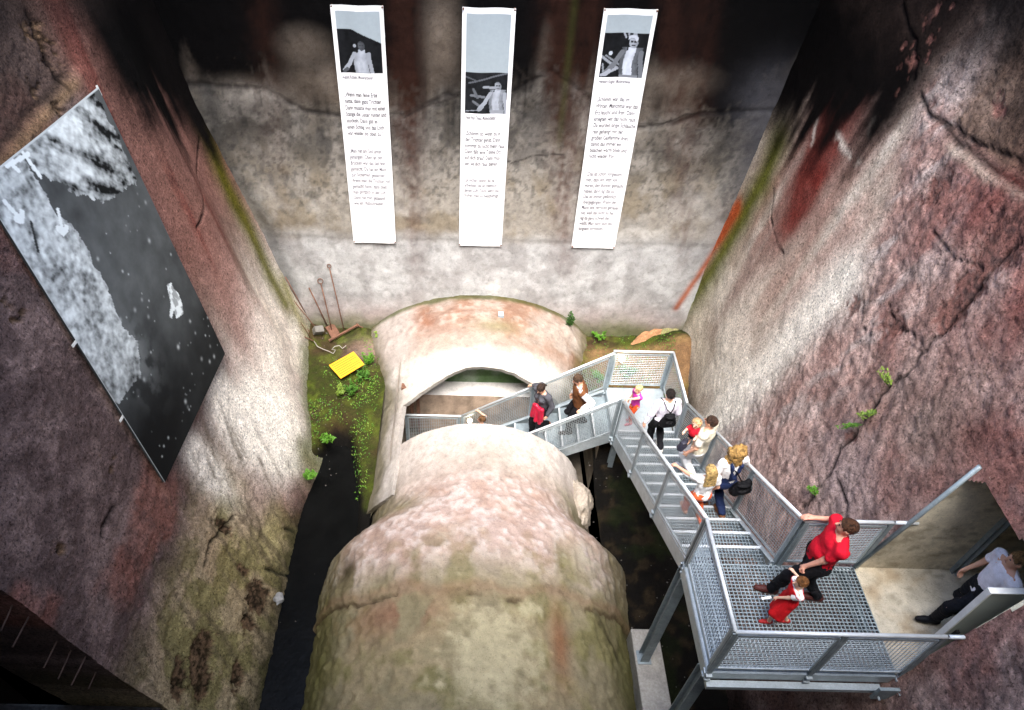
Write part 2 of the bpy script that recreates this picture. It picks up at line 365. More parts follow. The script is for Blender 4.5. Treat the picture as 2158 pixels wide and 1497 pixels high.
# spalls and cracks
sp = np.zeros_like(Y)
for q, ra, rb, k in (((470, 1110), .13, .34, 1.), ((545, 1260), .3, .36, 1.), ((525, 1310), .25, .22, .9), ((425, 1400), .62, .30, 1.), ((500, 1425), .3, .16, .9), ((380, 1430), .3, .2, .9), ((140, 250), .2, .8, .6), ((110, 100), .25, .5, .6), ((510, 1200), .15, .3, .6), ((130, 1160), .12, .1, .7), ((240, 975), .2, .35, .4), ((30, 650), .25, .3, .5)):
    sp = np.maximum(sp, k*blob(Y, Z, lp(q)[0], ra, rb, .2, 2.6))
spm = ss(.46, .58, sp+1.0*(n3-.5)+.7*(n4-.5))*ss(.12, .3, sp)
c = mixc(c, mixc(np.broadcast_to(lin('#241b13'), Y.shape+(3,)), lin('#6a5440'), ss(.42, .58, n4)), spm*.95)
crk = np.zeros_like(Y)
for pl, wd in ((((490, 1085), (478, 1110), (455, 1130), (440, 1150), (428, 1190)), .035), (((420, 290), (425, 400), (415, 480)), .02), (((290, 180), (310, 215), (330, 260)), .03), (((80, 30), (110, 100), (135, 160), (150, 185)), .05), (((255, 180), (270, 210), (285, 240)), .02), (((240, 1070), (220, 1110), (215, 1130)), .03), (((560, 1200), (610, 1215)), .03), (((620, 1120), (600, 1115)), .03)):
    d = segd(Y+.1*(n3-.5), Z+.1*(n2-.5), lp(*pl)); crk = np.maximum(crk, np.exp(-(d/wd)**2))
c = mixc(c, lin('#0e0b09'), crk*.9)
c = mixc(c, lin('#121a10'), ss(.35, -.35, Z+.3*(n2-.5))*ss(8.6, 7.8, Y)*.7); c = mixc(c, C_MOSS, ss(.75, .15, Z+.5*(n2-.5))*ss(8.0, 8.8, Y)*.75)
c *= (.80+.4*n3)[..., None]
disp = .05*(n1-.5)+rough*(.025*(n2-.5)+.03*(n3-.5)+.05*(n4-.5))+(1-rough)*(.02*(n3-.5))+olm*.03*(n3-.5)-spm*(.025+.05*n4)-.05*crk
disp += .03*grain*ss(9.0, 8.2, Y)*ss(3.4, 2.2, Z)
disp -= .10*ss(7.78, 7.95, Z+.12*(n2-.5))*ss(9.6, 9.0, Y)
P = np.stack([XL(Y, Z)+disp, Y, Z], -1)
lw = link('bunker_wall', gridmesh('bunker_wall', P, c, flip=True), M_ROCK)
tag(lw, 'inclined brown and pale concrete left wall behind the large black and white photo print', 'wall')
ZL, PL = zs, P
# broken end of the left wall (towards the photographer)
E = P[0]; E2 = E.copy(); E2[:, 0] -= 1.4; E2[:, 1] += .05
me = gridmesh('wall_end', np.stack([E, E2]), np.stack([c[0]*.8, c[0]*.5])); link('wall_end', me, M_ROCK, lw)

# ---------------------------------------------------------------- right wall with the doorway
DY0, DY1, DZ0, DZ1 = 3.36, 4.75, 3.37, 5.70
ys = np.unique(np.concatenate([np.linspace(-3.5, 2.2, 40), np.arange(2.2, DY0, .036), np.linspace(DY0, DY1, 40), np.arange(DY1+.036, 13.4, .036)]))
zs = np.unique(np.concatenate([np.arange(-.9, DZ0, .036), np.linspace(DZ0, DZ1, 60), np.arange(DZ1+.036, 9.2, .036), np.linspace(9.25, 13.2, 30)]))
Y, Z = np.meshgrid(ys, zs, indexing='ij')
n1 = fbm(Y*.9, Z*.9, 4.1, 6, 41); n2 = fbm(Y*2.4, Z*2.4, 6.7, 6, 42); n3 = fbm(Y*7, Z*7, 0, 5, 43); n4 = fbm(Y*18, Z*18, 0, 4, 44)
st = fbm((Y+.05*Z)*3.0, Z*.25, 3, 5, 45)
# border between the smooth corner and the coarse face
bl = rp((1935, 190), (1900, 330), (1860, 480), (1790, 620), (1660, 760), (1520, 880), (1490, 960)); bz = sorted(bl, key=lambda p: p[1])
YBd = np.interp(Z, [p[1] for p in bz], [p[0] for p in bz])
smooth_ = ss(-.35, .25, Y-YBd+.35*(n2-.5))
rough = 1-smooth_
c = mixc(np.broadcast_to(lin('#a08076'), Y.shape+(3,)), lin('#c6a99e'), ss(.4, .62, n2))
c = mixc(c, lin('#93635a'), ss(.49, .70, n1+.12*(Z-5)/3*ss(9, 6, Y))*ss(3.2, 5.2, Z)*.75)
c = mixc(c, lin('#7a6763'), ss(.5, .64, n3)*.5)
c = mixc(c, lin('#4a3735'), ss(.57, .67, n4*.6+n2*.4)*rough*ss(4, 5.4, Z)*.6)
sm = mixc(np.broadcast_to(lin('#b3a698'), Y.shape+(3,)), lin('#cfc6b8'), ss(.4, .6, n1))
sm = mixc(sm, lin('#9c766a'), ss(.30, .72, st*.5+n1*.5)*ss(2.2, 4.4, Z+.5*(n1-.5))*.85)
sm = mixc(sm, lin('#5a201c'), np.clip(blob(Y, Z, rp((1720, 330))[0], .55, 1.2, .1)+blob(Y, Z, rp((1750, 210))[0], .9, .8, .2)+.8*blob(Y, Z, rp((1690, 440))[0], .4, .9, .1), 0, 1)*(.45+.7*n2))
sm = mixc(sm, lin('#7a5a52'), blob(Y, Z, rp((1560, 600))[0], .3, 1.4, .1)*.6)
c = mixc(c, sm, smooth_)
# white scoured band along that border
d = segd(Y, Z, rp((1780, 590), (1680, 700), (1600, 800), (1520, 880), (1490, 930)))
c = mixc(c, C_WHITE, np.clip(np.exp(-((d+.16*(n2-.5))/.46)**2)*(.8+.9*n2), 0, 1)*.97)
c = mixc(c, lin('#6e2b24'), np.clip((1.2*blob(Y, Z, rp((1740, 300))[0], .75, 1.5, .1)+blob(Y, Z, rp((1800, 180))[0], .8, .9, .2)+.9*blob(Y, Z, rp((1680, 450))[0], .45, .9, .1))*(.35+.8*n2), 0, 1)*.72)
d = segd(Y, Z, rp((1490, 620), (1460, 700), (1480, 760))); c = mixc(c, lin('#d0c8b6'), np.exp(-(d/.5)**2)*.6)
for pl in (((1725, 190), (1722, 250), (1712, 300)), ((1865, 170), (1870, 190), (1845, 240), (1835, 275)), ((1760, 285), (1780, 310), (1800, 330), (1810, 345))):
    d = segd(Y+.15*(n3-.5), Z+.2*(n2-.5), rp(*pl)); c = mixc(c, C_WHITE, np.exp(-(d/.06)**2)*.65*ss(.35, .55, n3))
c = mixc(c, lin('#b5a9a2'), ss(.5, .62, fbm((Y+.3*Z)*4, Z*1.2, 2, 5, 48))*ss(-2.2, -.2, Y-YBd)*rough*.75)
# grooves scraped along the coarse face
grain = fbm((Y-.45*Z)*6, (Z+.4*Y)*1.0, 1., 4, 47)
c = mixc(c, lin('#5b4845'), ss(.58, .69, grain)*rough*.45)
# algae line and orange rust line in the back corner
gp = rp((1440, 650), (1500, 570), (1555, 470), (1610, 380), (1640, 300)); d = segd(Y, Z, gp)
c = mixc(c, lin('#555a14'), np.exp(-((d+.2*(n2-.5))/.50)**2)*.95)
gp = rp((1432, 640), (1460, 585), (1510, 510), (1552, 440)); d = segd(Y, Z, gp); c = mixc(c, lin('#a8481f'), np.clip(np.exp(-((d+.1*(n2-.5))/.22)**2)*1.2, 0, 1)*.9)
c = mixc(c, lin('#0b0909'), ss(12.2, 12.8, Y)*ss(5.0, 6.0, Z)*.95)  # painted shadow where the back wall sits behind this one
# lift joint, wall darker above
jz = 7.75+.12*np.sin(Y*1.3)+.12*(n2-.5)
c = mixc(c, lin('#7c6656'), ss(0, .15, Z-jz)*ss(8.9, 8.5, Y)*.85)
c = mixc(c, lin('#c8b8a4'), np.exp(-((Z-jz+.07)/.06)**2)*ss(8.6, 8.2, Y)*.6)
c = mixc(c, lin('#110d0c'), np.exp(-((Z-jz-.02)/.04)**2)*ss(9.2, 8.7, Y)*.9)
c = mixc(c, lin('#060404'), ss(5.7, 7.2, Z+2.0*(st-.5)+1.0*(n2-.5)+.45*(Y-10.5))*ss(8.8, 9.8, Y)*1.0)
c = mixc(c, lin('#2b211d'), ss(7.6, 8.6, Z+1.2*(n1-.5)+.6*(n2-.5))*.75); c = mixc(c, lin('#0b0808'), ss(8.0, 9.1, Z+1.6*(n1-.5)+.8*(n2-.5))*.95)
c = mixc(c, C_RED, np.clip(blob(Y, Z, rp((2090, 900))[0], .3, .6, .4)+blob(Y, Z, rp((2120, 700))[0], .4, .7, .3)+blob(Y, Z, rp((2080, 440))[0], .3, .5), 0, 1)*.6)
c = mixc(c, lin('#9a7f74'), np.clip(blob(Y, Z, rp((2060, 800))[0], .35, .4), 0, 1)*ss(.4, .55, n4)*.6)
c = mixc(c, lin('#7a6a60'), np.clip(blob(Y, Z, rp((1960, 900))[0], .6, .7, .3), 0, 1)*.6)
c = mixc(c, lin('#9a8c8c'), np.clip(blob(Y, Z, rp((1780, 1010))[0], .7, .6), 0, 1)*.55)
crk = np.zeros_like(Y)
for pl, wd in ((((1690, 1075), (1720, 1035), (1750, 1000), (1770, 950), (1810, 900), (1850, 840), (1890, 800), (1930, 770), (1950, 735), (1990, 690), (2030, 640), (2070, 590), (2110, 540), (2158, 500)), .024),
               (((1950, 735), (1920, 700), (1890, 690), (1870, 640)), .014), (((1815, 640), (1820, 690), (1835, 705)), .014), (((1630, 400), (1625, 460), (1650, 540)), .015), (((1765, 1010), (1785, 1060), (1780, 1090)), .015), (((1935, 200), (1960, 245), (2010, 275), (2090, 320), (2158, 350)), .026), (((1900, 10), (1930, 90), (1925, 170)), .03), (((1960, 480), (2010, 540), (2060, 570)), .013)):
    d = segd(Y+.14*(n3-.5), Z+.14*(n2-.5), rp(*pl)); crk = np.maximum(crk, np.exp(-(d/wd)**2))
sp = np.zeros_like(Y)
for q, ra, rb, k in (((2100, 520), .35, .4, 1.), ((2000, 660), .22, .3, 1.), ((2040, 610), .3, .25, .9), ((1920, 130), .4, .6, .4), ((1950, 60), .3, .6, .4), ((2130, 470), .3, .3, 1.), ((1800, 640), .2, .3, .6), ((1880, 690), .2, .25, .8), ((1790, 925), .1, .16, .9), ((1970, 400), .3, .35, .6), ((2080, 230), .3, .2, .5)):
    sp = np.maximum(sp, k*blob(Y, Z, rp(q)[0], ra, rb, .3, 2.4))
spm = ss(.46, .60, sp+1.0*(n3-.5)+.7*(n4-.5))*ss(.12, .3, sp)
c = mixc(c, mixc(np.broadcast_to(lin('#3a2826'), Y.shape+(3,)), lin('#7c544b'), ss(.42, .58, n4)), spm*.8)
c = mixc(c, lin('#0d0909'), crk*.92)
c = mixc(c, lin('#1c1a22'), ss(3.6, 2.2, Z+.5*(n1-.5))*ss(4.9, 3.9, Y)*.65)  # shade under the platform painted into the wall colour
c = mixc(c, lin('#15130f'), ss(.6, -.1, Z+.3*(n2-.5))*.8)
c *= (.80+.4*n3)[..., None]
disp = -(.05*(n1-.5)+rough*(.02*(n2-.5)+.03*(n3-.5)+.05*(n4-.5))+smooth_*.02*(n3-.5)+.03*rough*(grain-.5)-spm*(.012+.035*n4)-.035*crk-.08*ss(-.1, .1, Z-jz)*ss(9.0, 8.6, Y))
near_door = ss(.35, .0, np.maximum(np.maximum(DY0-Y, Y-DY1), np.maximum(DZ0-Z, Z-DZ1)))
disp = disp*(1-.8*near_door)
P = np.stack([XR(Y, Z)+disp, Y, Z], -1)
yc = .5*(Y[:-1, :-1]+Y[1:, 1:]); zc = .5*(Z[:-1, :-1]+Z[1:, 1:])
OPEN = rp((1800, 1203), (2028, 1012), (2075, 1020), (2110, 1075), (2158, 1145), (2260, 1262), (2180, 1262), (2015, 1346), (1890, 1422))
def inside(a, b, poly):
    ins = np.zeros(np.shape(a), bool); n = len(poly)
    for i in range(n):
        (x0, y0), (x1, y1) = poly[i], poly[(i+1) % n]
        ins ^= ((y0 > b) != (y1 > b)) & (a < (x1-x0)*(b-y0)/(y1-y0+1e-12)+x0)
    return ins
keep = ~inside(yc, zc, OPEN)
rw = link('bunker_wall', gridmesh('bunker_wall', P, c, keep), M_ROCK)
tag(rw, 'inclined rust red cracked concrete right wall with the doorway', 'wall')

# doorway passage (lining of the opening in the right wall)
def pgrid(f, nu, nv, colf, name, parent, flip=False, m=None):
    U, V = np.meshgrid(np.linspace(0, 1, nu), np.linspace(0, 1, nv), indexing='ij')
    P = np.stack(f(U, V), -1); me = gridmesh(name, P, colf(P), flip=flip); return link(name, me, m or M_CONC, parent)
def passcol(P):
    n = fbm(P[..., 0]*2, P[..., 1]*2, P[..., 2]*2, 5, 60); n2 = fbm(P[..., 0]*3+P[..., 2]*2, P[..., 1]*9, P[..., 2]*9-P[..., 0]*4, 4, 61)
    c = mixc(np.broadcast_to(lin('#e2d8c0'), P.shape), lin('#c4baa4'), ss(.4, .65, n)); c = mixc(c, lin('#7c715c'), ss(.56, .68, n2)*.5); return c*.95
xr = lambda y, z: XR(y, z)
pgrid(lambda U, V: (xr(DY1, DZ0+(DZ1-DZ0)*V)*(1-U)+9.0*U, DY1+0*U, DZ0+(DZ1-DZ0)*V), 60, 40, passcol, 'passage_side', rw, True)
pgrid(lambda U, V: (xr(DY0, DZ0+(DZ1-DZ0)*V)*(1-U)+9.0*U, DY0+0*U, DZ0+(DZ1-DZ0)*V), 60, 40, passcol, 'passage_side', rw)
pgrid(lambda U, V: (xr(DY0+(DY1-DY0)*V, DZ0)*(1-U)+9.0*U-.03*(1-U), DY0+(DY1-DY0)*V, DZ0+0*U), 60, 30, lambda P: mixc(passcol(P), lin('#9c8462'), ss(.4, .7, fbm(P[..., 0]*3, P[..., 1]*3, 0, 4, 63))*.6), 'passage_floor', rw)
zl2 = lambda V: 5.69+0*V
pgrid(lambda U, V: (xr(DY0+(DY1-DY0)*V, zl2(V))*(1-U)+9.0*U, DY0+(DY1-DY0)*V, zl2(V)+.02*U), 40, 24, passcol, 'passage_ceiling', rw, True)
MB().box((9.0, DY0-.2, DZ0-.2), (9.1, DY1+.2, DZ1+.3)).build('passage_end', M_DARK, rw)

# ================================================================== ground of the pit
xs = np.arange(-4.6, 6.0, .045); ys = np.concatenate([np.linspace(-3.5, 2.2, 30), np.arange(2.25, 13.3, .045)])
X, Y = np.meshgrid(xs, ys, indexing='ij')
n1 = fbm(X*1.2, Y*1.2, 0, 5, 70); n2 = fbm(X*4, Y*4, 0, 5, 71); n3 = fbm(X*11, Y*11, 0, 4, 72)
def GZ(X, Y):
    hw = .12+.42*ss(9.7, 7.4, Y); cxh = -2.62-.12*ss(9.5, 7.5, Y)
    ch = ss(hw+.30, hw-.02, np.abs(X-cxh))*ss(10.0, 9.0, Y)
    zl_ = .12-.22*ss(9.6, 7.6, Y)-.75*ch
    z = np.where(X < .3, zl_, .06-.42*ss(9.6, 8.0, Y))
    z = z+.95*np.exp(-(((X+4.55)/.62)**2+((Y-12.35)/.75)**2))+.55*np.exp(-(((X-5.15)/.55)**2+((Y-12.0)/.7)**2))
    return z
Zg = GZ(X, Y)+.10*(n1-.5)+.07*(n2-.5)+.04*(n3-.5)
soil = mixc(np.broadcast_to(lin('#3f3020'), X.shape+(3,)), lin('#343a14'), ss(.36, .55, n1+.1*(n2-.5)))
soil = mixc(soil, lin('#4f5a1a'), ss(.50, .68, n2)*.6); soil = mixc(soil, lin('#2c2416'), ss(.50, .62, n3)*.5)
soil = mixc(soil, lin('#37211a'), np.exp(-(((X+2.65)/.36)**2+((Y-9.2)/.8)**2))*.9)
soil = mixc(soil, lin('#7d6a5e'), np.exp(-(((X+2.3)/.45)**2+((Y-11.9)/.35)**2))*.85)
soil = mixc(soil, lin('#8a6a4a'), ss(2.6, 3.2, X)*ss(10.4, 11.2, Y)*ss(12.35, 12.0, Y)*.6)
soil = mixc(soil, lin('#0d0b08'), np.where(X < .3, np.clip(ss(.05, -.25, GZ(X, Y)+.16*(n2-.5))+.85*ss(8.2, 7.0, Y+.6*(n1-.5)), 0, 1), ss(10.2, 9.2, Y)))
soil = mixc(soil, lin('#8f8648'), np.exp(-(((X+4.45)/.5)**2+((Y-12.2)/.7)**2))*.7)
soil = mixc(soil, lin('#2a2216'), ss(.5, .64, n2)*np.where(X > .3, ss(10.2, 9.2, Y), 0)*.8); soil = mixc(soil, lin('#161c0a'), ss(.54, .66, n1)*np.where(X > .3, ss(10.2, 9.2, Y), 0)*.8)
soil *= (.7+.6*n3)[..., None]
P = np.stack([X, Y, Zg], -1)
xc = .5*(X[:-1, :-1]+X[1:, 1:]); yc = .5*(Y[:-1, :-1]+Y[1:, 1:])
keep = ~((xc > -1.75) & (xc < 2.75) & (yc < 12.9))
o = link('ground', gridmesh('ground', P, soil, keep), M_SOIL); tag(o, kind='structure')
M_WATER = mat('dark_water', (.004, .0042, .004), .22, noise=[(2., .3, 3)], bump=.3, bscale=7, spec=.08)
MB().box((-3.9, -3.0, -.75), (-1.6, 9.6, -.34)).build('water', M_WATER); bpy.data.objects['water']['kind'] = 'structure'
# ================================================================== vaulted concrete tunnel
CX, ZBASE = .33, -1.2
tun = empty('concrete_tunnel', (CX, 6, -.4)); tag(tun, 'broad moss stained concrete vault on the pit floor, broken open around the stairs', 'tunnel')
def na(y):                                      # near part: half width, crown
    y = np.asarray(y, float); s = ss(7.35, 6.5, y)
    return 2.22+.70*s, 1.2+.45*ss(8.3, 5.9, y)
def tcol(X, Y, Z):
    n1 = fbm(X*.9, Y*.9, Z*.9, 6, 80); n2 = fbm(X*2.6, Y*2.6, Z*2.6, 6, 81); n3 = fbm(X*8, Y*8, Z*8, 5, 82); n4 = fbm(X*20, Y*20, Z*20, 3, 83)
    c = mixc(np.broadcast_to(lin('#b0a294'), X.shape+(3,)), lin('#c2b4a9'), ss(.4, .6, n1))
    c = mixc(c, lin('#cfc6bd'), ss(7.6, 8.6, Y+.8*(n2-.5))*.8)
    pink = ss(7.9, 7.2, Y+.8*(n1-.5))*ss(5.2, 6.0, Y+.6*(n2-.5))
    c = mixc(c, lin('#c4aba0'), pink*.75); c = mixc(c, lin('#d8ccc5'), pink*ss(.46, .62, n3)*.6)
    c = mixc(c, lin('#ac8c78'), pink*ss(.50, .64, n2)*.45)
    olive = ss(6.1, 5.0, Y+1.2*(n2-.5))
    c = mixc(c, mixc(np.broadcast_to(lin('#8c8260'), X.shape+(3,)), lin('#a2936f'), ss(.42, .6, n2)), olive*.85)
    c = mixc(c, lin('#6d6c3a'), ss(.47, .64, n2*.6+n1*.4)*ss(6.6, 5.6, Y)*.65)
    c = mixc(c, lin('#5e5e2a'), ss(.9, .2, Z+.7*(n2-.5))*ss(8.3, 7.4, Y)*.7)
    c = mixc(c, lin('#8a6450'), np.exp(-(((X+1.0)/.8)**2+((Y-4.9)/.35)**2))*ss(.4, .55, n2)*.8)
    c = mixc(c, lin('#8a5c40'), np.exp(-(((X-1.55)/.16)**2+((Y-4.5)/.6)**2))*.8)
    # pale scraped patch on the crown
    pm = np.exp(-(np.abs((X-.45)/.66)**2+np.abs((Y-4.25)/.9)**2)); c = mixc(c, lin('#c0b694'), ss(.25, .75, pm+1.0*(n2-.5)+.7*(n3-.5))*.8)
    c = mixc(c, lin('#b3a995'), np.exp(-(((X-2.2)/.4)**2+((Y-6.1)/.35)**2))*ss(.4, .55, n2))
    c = mixc(c, lin('#2c2a12'), np.exp(-(((X+1.9)/.12)**2+((Y-5.9)/.25)**2))*.8)
    c = mixc(c, lin('#6c6a30'), np.exp(-(((X-1.7)/.16)**2+((Y-5.9)/.4)**2))*.7); c = mixc(c, lin('#70703a'), np.exp(-(((X+1.1)/.4)**2+((Y-7.1)/.25)**2))*.6)
    return c, n1, n2, n3, n4
def ledge(X, n2, n3): return 5.18-.10*np.cos((X-.3)*1.2)+.06*np.sin(X*5)+.18*(n2-.5)+.1*(n3-.5)
th = np.linspace(0, math.pi, 260); yy = np.concatenate([np.linspace(-3.2, 2.4, 30), np.arange(2.43, 8.84, .028), [8.84]])
T, Y = np.meshgrid(th, yy, indexing='ij'); a, cr = na(Y)
X = CX-.08*ss(7.2, 5.4, Y)+a*np.cos(T); Z = ZBASE+(cr-ZBASE)*np.sin(T)
c, n1, n2, n3, n4 = tcol(X, Y, Z)
Yl = ledge(X, n2, n3); crk = np.exp(-((Y-Yl)/.030)**2)*ss(.42, .60, fbm(X*2.3, Y*0, 5, 4, 84)+.06)
c = mixc(c, lin('#3a2e1e'), crk*.8); c = mixc(c, lin('#8d6f58'), np.exp(-((Y-Yl-.12)/.10)**2)*.5)
d = segd(X, Y, [(2.25, 5.2), (2.4, 4.9), (2.55, 4.65)]); c = mixc(c, lin('#2b2418'), np.exp(-((d+.08*(n3-.5))/.05)**2)*.7)
r = .06*(n1-.5)+.04*(n2-.5)+.03*(n3-.5)+.012*(n4-.5)-.028*ss(.06, -.06, Y-Yl)-.04*crk
r = r+.05*(n3-.5)*ss(7.8, 7.0, Y)
c *= (.60+.24*n3)[..., None]
P = np.stack([X+r*np.cos(T), Y, Z+r*np.sin(T)], -1)
link('near_vault', gridmesh('near_vault', P, c), M_CONC, tun)
# rim and inside of the near part
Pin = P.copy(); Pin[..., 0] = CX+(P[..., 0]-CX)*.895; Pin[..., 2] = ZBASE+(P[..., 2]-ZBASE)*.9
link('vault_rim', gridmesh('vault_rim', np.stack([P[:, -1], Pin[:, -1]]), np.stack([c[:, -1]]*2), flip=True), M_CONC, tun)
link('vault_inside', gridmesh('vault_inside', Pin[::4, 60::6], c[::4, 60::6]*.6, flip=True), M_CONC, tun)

# far part, flaring towards the back wall
def fa(y):
    y = np.asarray(y, float)
    return 2.42+.75*ss(10.2, 13.0, y), np.interp(y, [7, 9.2, 10.3, 10.75, 11.4, 12.1, 12.8], [1.22, 1.16, 1.02, 1.2, 1.27, 1.24, 1.14])
def ycut(x): return np.interp(x, [-1.5, -1.25, -.75, -.35, .05, .6, 1.1, 1.75, 2.15, 2.6], [9.85, 9.9, 10.12, 10.3, 10.46, 10.47, 10.44, 10.22, 10.15, 10.3])
def farcol(X, Y, Z, v):
    n1 = fbm(X*.9, Y*.9, Z*.9, 6, 90); n2 = fbm(X*2.6, Y*2.6, Z*2.6, 6, 91); n3 = fbm(X*8, Y*8, Z*8, 5, 92)
    c = mixc(np.broadcast_to(lin('#c4b4a6'), X.shape+(3,)), lin('#b08d78'), ss(.4, .6, n1)*ss(10.9, 11.5, Y))
    c = mixc(c, lin('#9a5a3c'), ss(11.0, 11.7, Y+.5*(n2-.5))*ss(12.7, 12.1, Y)*ss(1.6, -.8, X+.8*(n2-.5))*.42)
    c = mixc(c, lin('#d6cabd'), ss(.46, .66, n3*.5+n2*.5)*ss(11.0, 12.0, Y)*.5)
    c = mixc(c, lin('#99916a'), np.exp(-(((X-.7)/.5)**2+((Y-11.6)/.25)**2))*.7)
    c = mixc(c, lin('#f0e9dc'), ss(11.1, 10.7, Y+.3*(n2-.5))*.95); c = mixc(c, lin('#d5ccc4'), ss(-.9, -1.5, X)*.8)
    c = mixc(c, lin('#4a5418'), ss(12.48, 12.66, Y+.25*(n2-.5))*.8)
    c = mixc(c, lin('#6a6230'), ss(.45, .1, Z+.3*(n2-.5))*.7)
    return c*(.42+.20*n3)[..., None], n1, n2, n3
def fbar(t0, t1, y0f, y1, name, nu=150, nv=110):
    U, V = np.meshgrid(np.linspace(t0, t1, nu), np.linspace(0, 1, nv), indexing='ij')
    x0 = CX+2.42*np.cos(U); y0 = y0f(x0) if callable(y0f) else y0f+0*x0
    Y = y0+(y1-y0)*V; a, cr = fa(Y)
    X = CX+a*np.cos(U); Z = ZBASE+(cr-ZBASE)*np.sin(U)
    c, n1, n2, n3 = farcol(X, Y, Z, V)
    r = .06*(n1-.5)+.05*(n2-.5)+.03*(n3-.5)
    Y = Y+(1-V)**6*.10*(n2-.5)
    P = np.stack([X+r*np.cos(U), Y, Z+r*np.sin(U)], -1)
    o = link(name, gridmesh(name, P, c), M_CONC, tun)
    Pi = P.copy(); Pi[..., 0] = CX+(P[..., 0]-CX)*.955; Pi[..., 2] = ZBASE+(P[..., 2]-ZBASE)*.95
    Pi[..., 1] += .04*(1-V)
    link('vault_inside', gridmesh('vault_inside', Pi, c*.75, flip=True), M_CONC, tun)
    # cut faces around the piece
    for A, B, fl, cc in ((P[:, 0], Pi[:, 0], False, c[:, 0]), (P[0], Pi[0], True, c[0]), (P[-1], Pi[-1], False, c[-1])):
        link('cut_face', gridmesh('cut_face', np.stack([A, B]), np.stack([cc, cc]), flip=fl), M_CONC, tun)
ang = lambda x: math.acos(max(-1, min(1, (x-CX)/2.42)))
fbar(0.0, ang(-1.30), ycut, 12.85, 'far_vault', 190, 120)
fbar(ang(-1.30), math.pi, 7.55, 12.85, 'side_wall', 60, 160)
# inner left wall, bench and dark end of the opened chamber
def wcol(base, seed, dirt='#5b5348', k=.6):
    def f(P):
        n = fbm(P[..., 0]*2, P[..., 1]*2, P[..., 2]*2, 5, seed); n2 = fbm(P[..., 0]*6, P[..., 1]*6, P[..., 2]*1.2, 5, seed+5)
        return mixc(mixc(np.broadcast_to(lin(base), P.shape), lin(dirt), ss(.42, .66, n)*k), lin(dirt), ss(.5, .7, n2)*k*.6)
    return f
pgrid(lambda U, V: (-1.42+0*U, 8.4+2.6*U, -1.25+1.95*V), 50, 40, wcol('#cfc8bc', 100, '#9d958a', .4), 'inner_wall', tun)
pgrid(lambda U, V: (-1.41+3.6*U, 10.62+0*U, -1.25+1.25*V), 70, 30, wcol('#b09a86', 101), 'bench_face', tun)
pgrid(lambda U, V: (-1.41+3.6*U, 10.62+.42*V, 0*U), 70, 12, wcol('#dedad4', 102, '#b8b4ae', .4), 'bench_top', tun)
pgrid(lambda U, V: (CX+1.75*(2*U-1)*np.sqrt(np.clip(1-(V*.93)**2,0,1))**.6, 11.04+.25*V, .0+.93*V), 70, 30, wcol('#7a8674', 103, '#4a6636', .8), 'end_wall', tun)
pgrid(lambda U, V: (-1.5+4.2*U, 7.0+3.7*V, -1.2+0*U), 60, 50, wcol('#6f675c', 104), 'chamber_floor', tun)
pgrid(lambda U, V: (2.80+0*U, 9.0+1.6*U, -1.25+1.6*V), 40, 30, wcol('#8d8272', 105), 'inner_wall', tun, True)
MB().box((-1.36, 10.36, -.15), (-1.2, 10.5, .5)).box((-1.2, 10.40, -.9), (-1.12, 10.46, .35)).box((-1.05, 10.42, -1.1), (-.98, 10.48, .2)).build('iron_bracket', M_RUST, tun, bevel=.005)
MB().box((.74, 11.9, 1.21), (.86, 12.06, 1.275)).build('cover_plate', mat('blue_grey_plate', (.28, .33, .36), .6), tun, bevel=.004)
# broken stone wedges at the ends of the side walls
def rock(name, c, size, seed, m, parent=None, n=5, amp=.55, col=None):
    bm = bmesh.new(); bmesh.ops.create_icosphere(bm, subdivisions=n, radius=1)
    for v in bm.verts:
        pass
    p = np.array([v.co[:] for v in bm.verts]); rg_ = np.random.default_rng(seed)
    d_ = rg_.normal(size=(16, 3)); d_ /= np.linalg.norm(d_, axis=1)[:, None]; h_ = rg_.uniform(.62, 1.0, 16)
    k = np.min(np.where(p@d_.T > .05, h_/np.maximum(p@d_.T, .05), 9), 1).clip(0, 1.15)     # cut by random planes: broken faces
    k = k*(1+amp*(fbm(p[:, 0]*2.2+seed, p[:, 1]*2.2, p[:, 2]*2.2, 5, seed)-.5)+.25*amp*(fbm(p[:, 0]*9, p[:, 1]*9, p[:, 2]*9, 3, seed+3)-.5))
    for v, q in zip(bm.verts, p*k[:, None]*np.array(size)): v.co = Vector(q)
    me = bpy.data.meshes.new(name); bm.to_mesh(me); bm.free()
    o = bpy.data.objects.new(name, me); COL.objects.link(o); me.materials.append(m); o.location = Vector(c)
    me.polygons.foreach_set('use_smooth', np.ones(len(me.polygons), bool))
    if parent is not None: o.parent = parent
    return o
M_RUBBLE = mat('orange_rubble', (.42, .22, .11), .95, noise=[(5., .3, 8), (30., .3, 5)], bump=1., spec=.15)
M_RUBBLE2 = mat('mossy_rubble', (.24, .22, .10), .95, noise=[(6., .4, 8), (30., .35, 5)], bump=1., spec=.15)

o = rock('broken_stub', (2.36-CX, 8.1-6, -.45+.4), (.42, .75, .55), 21, mat('pale_stub', (.42, .36, .29), .9, noise=[(4., .2, 6), (30., .25, 5)], bump=.8, spec=.2), tun)
# ================================================================== corner rubble
rb = rock('rubble_block', at(1362, 718, z=.02), (.75, .22, .20), 5, M_RUBBLE); rb.rotation_euler = (.15, -.2, .55)
tag(rb, 'orange stained broken concrete lump in the far right corner of the pit', 'rubble')
rb = rock('rubble_block', at(1416, 705, z=.02), (.36, .7, .4), 9, M_RUBBLE2); rb.rotation_euler = (0, .2, .4)
tag(rb, 'mossy yellowish rubble lump wedged against the right wall corner', 'rubble')
rb = rock('rubble_block', at(588, 1262, z=.25), (.10, .09, .08), 15, mat('pale_stone', (.26, .26, .25), .8)); tag(rb, 'small pale stone at the edge of the dark water trench', 'stone')

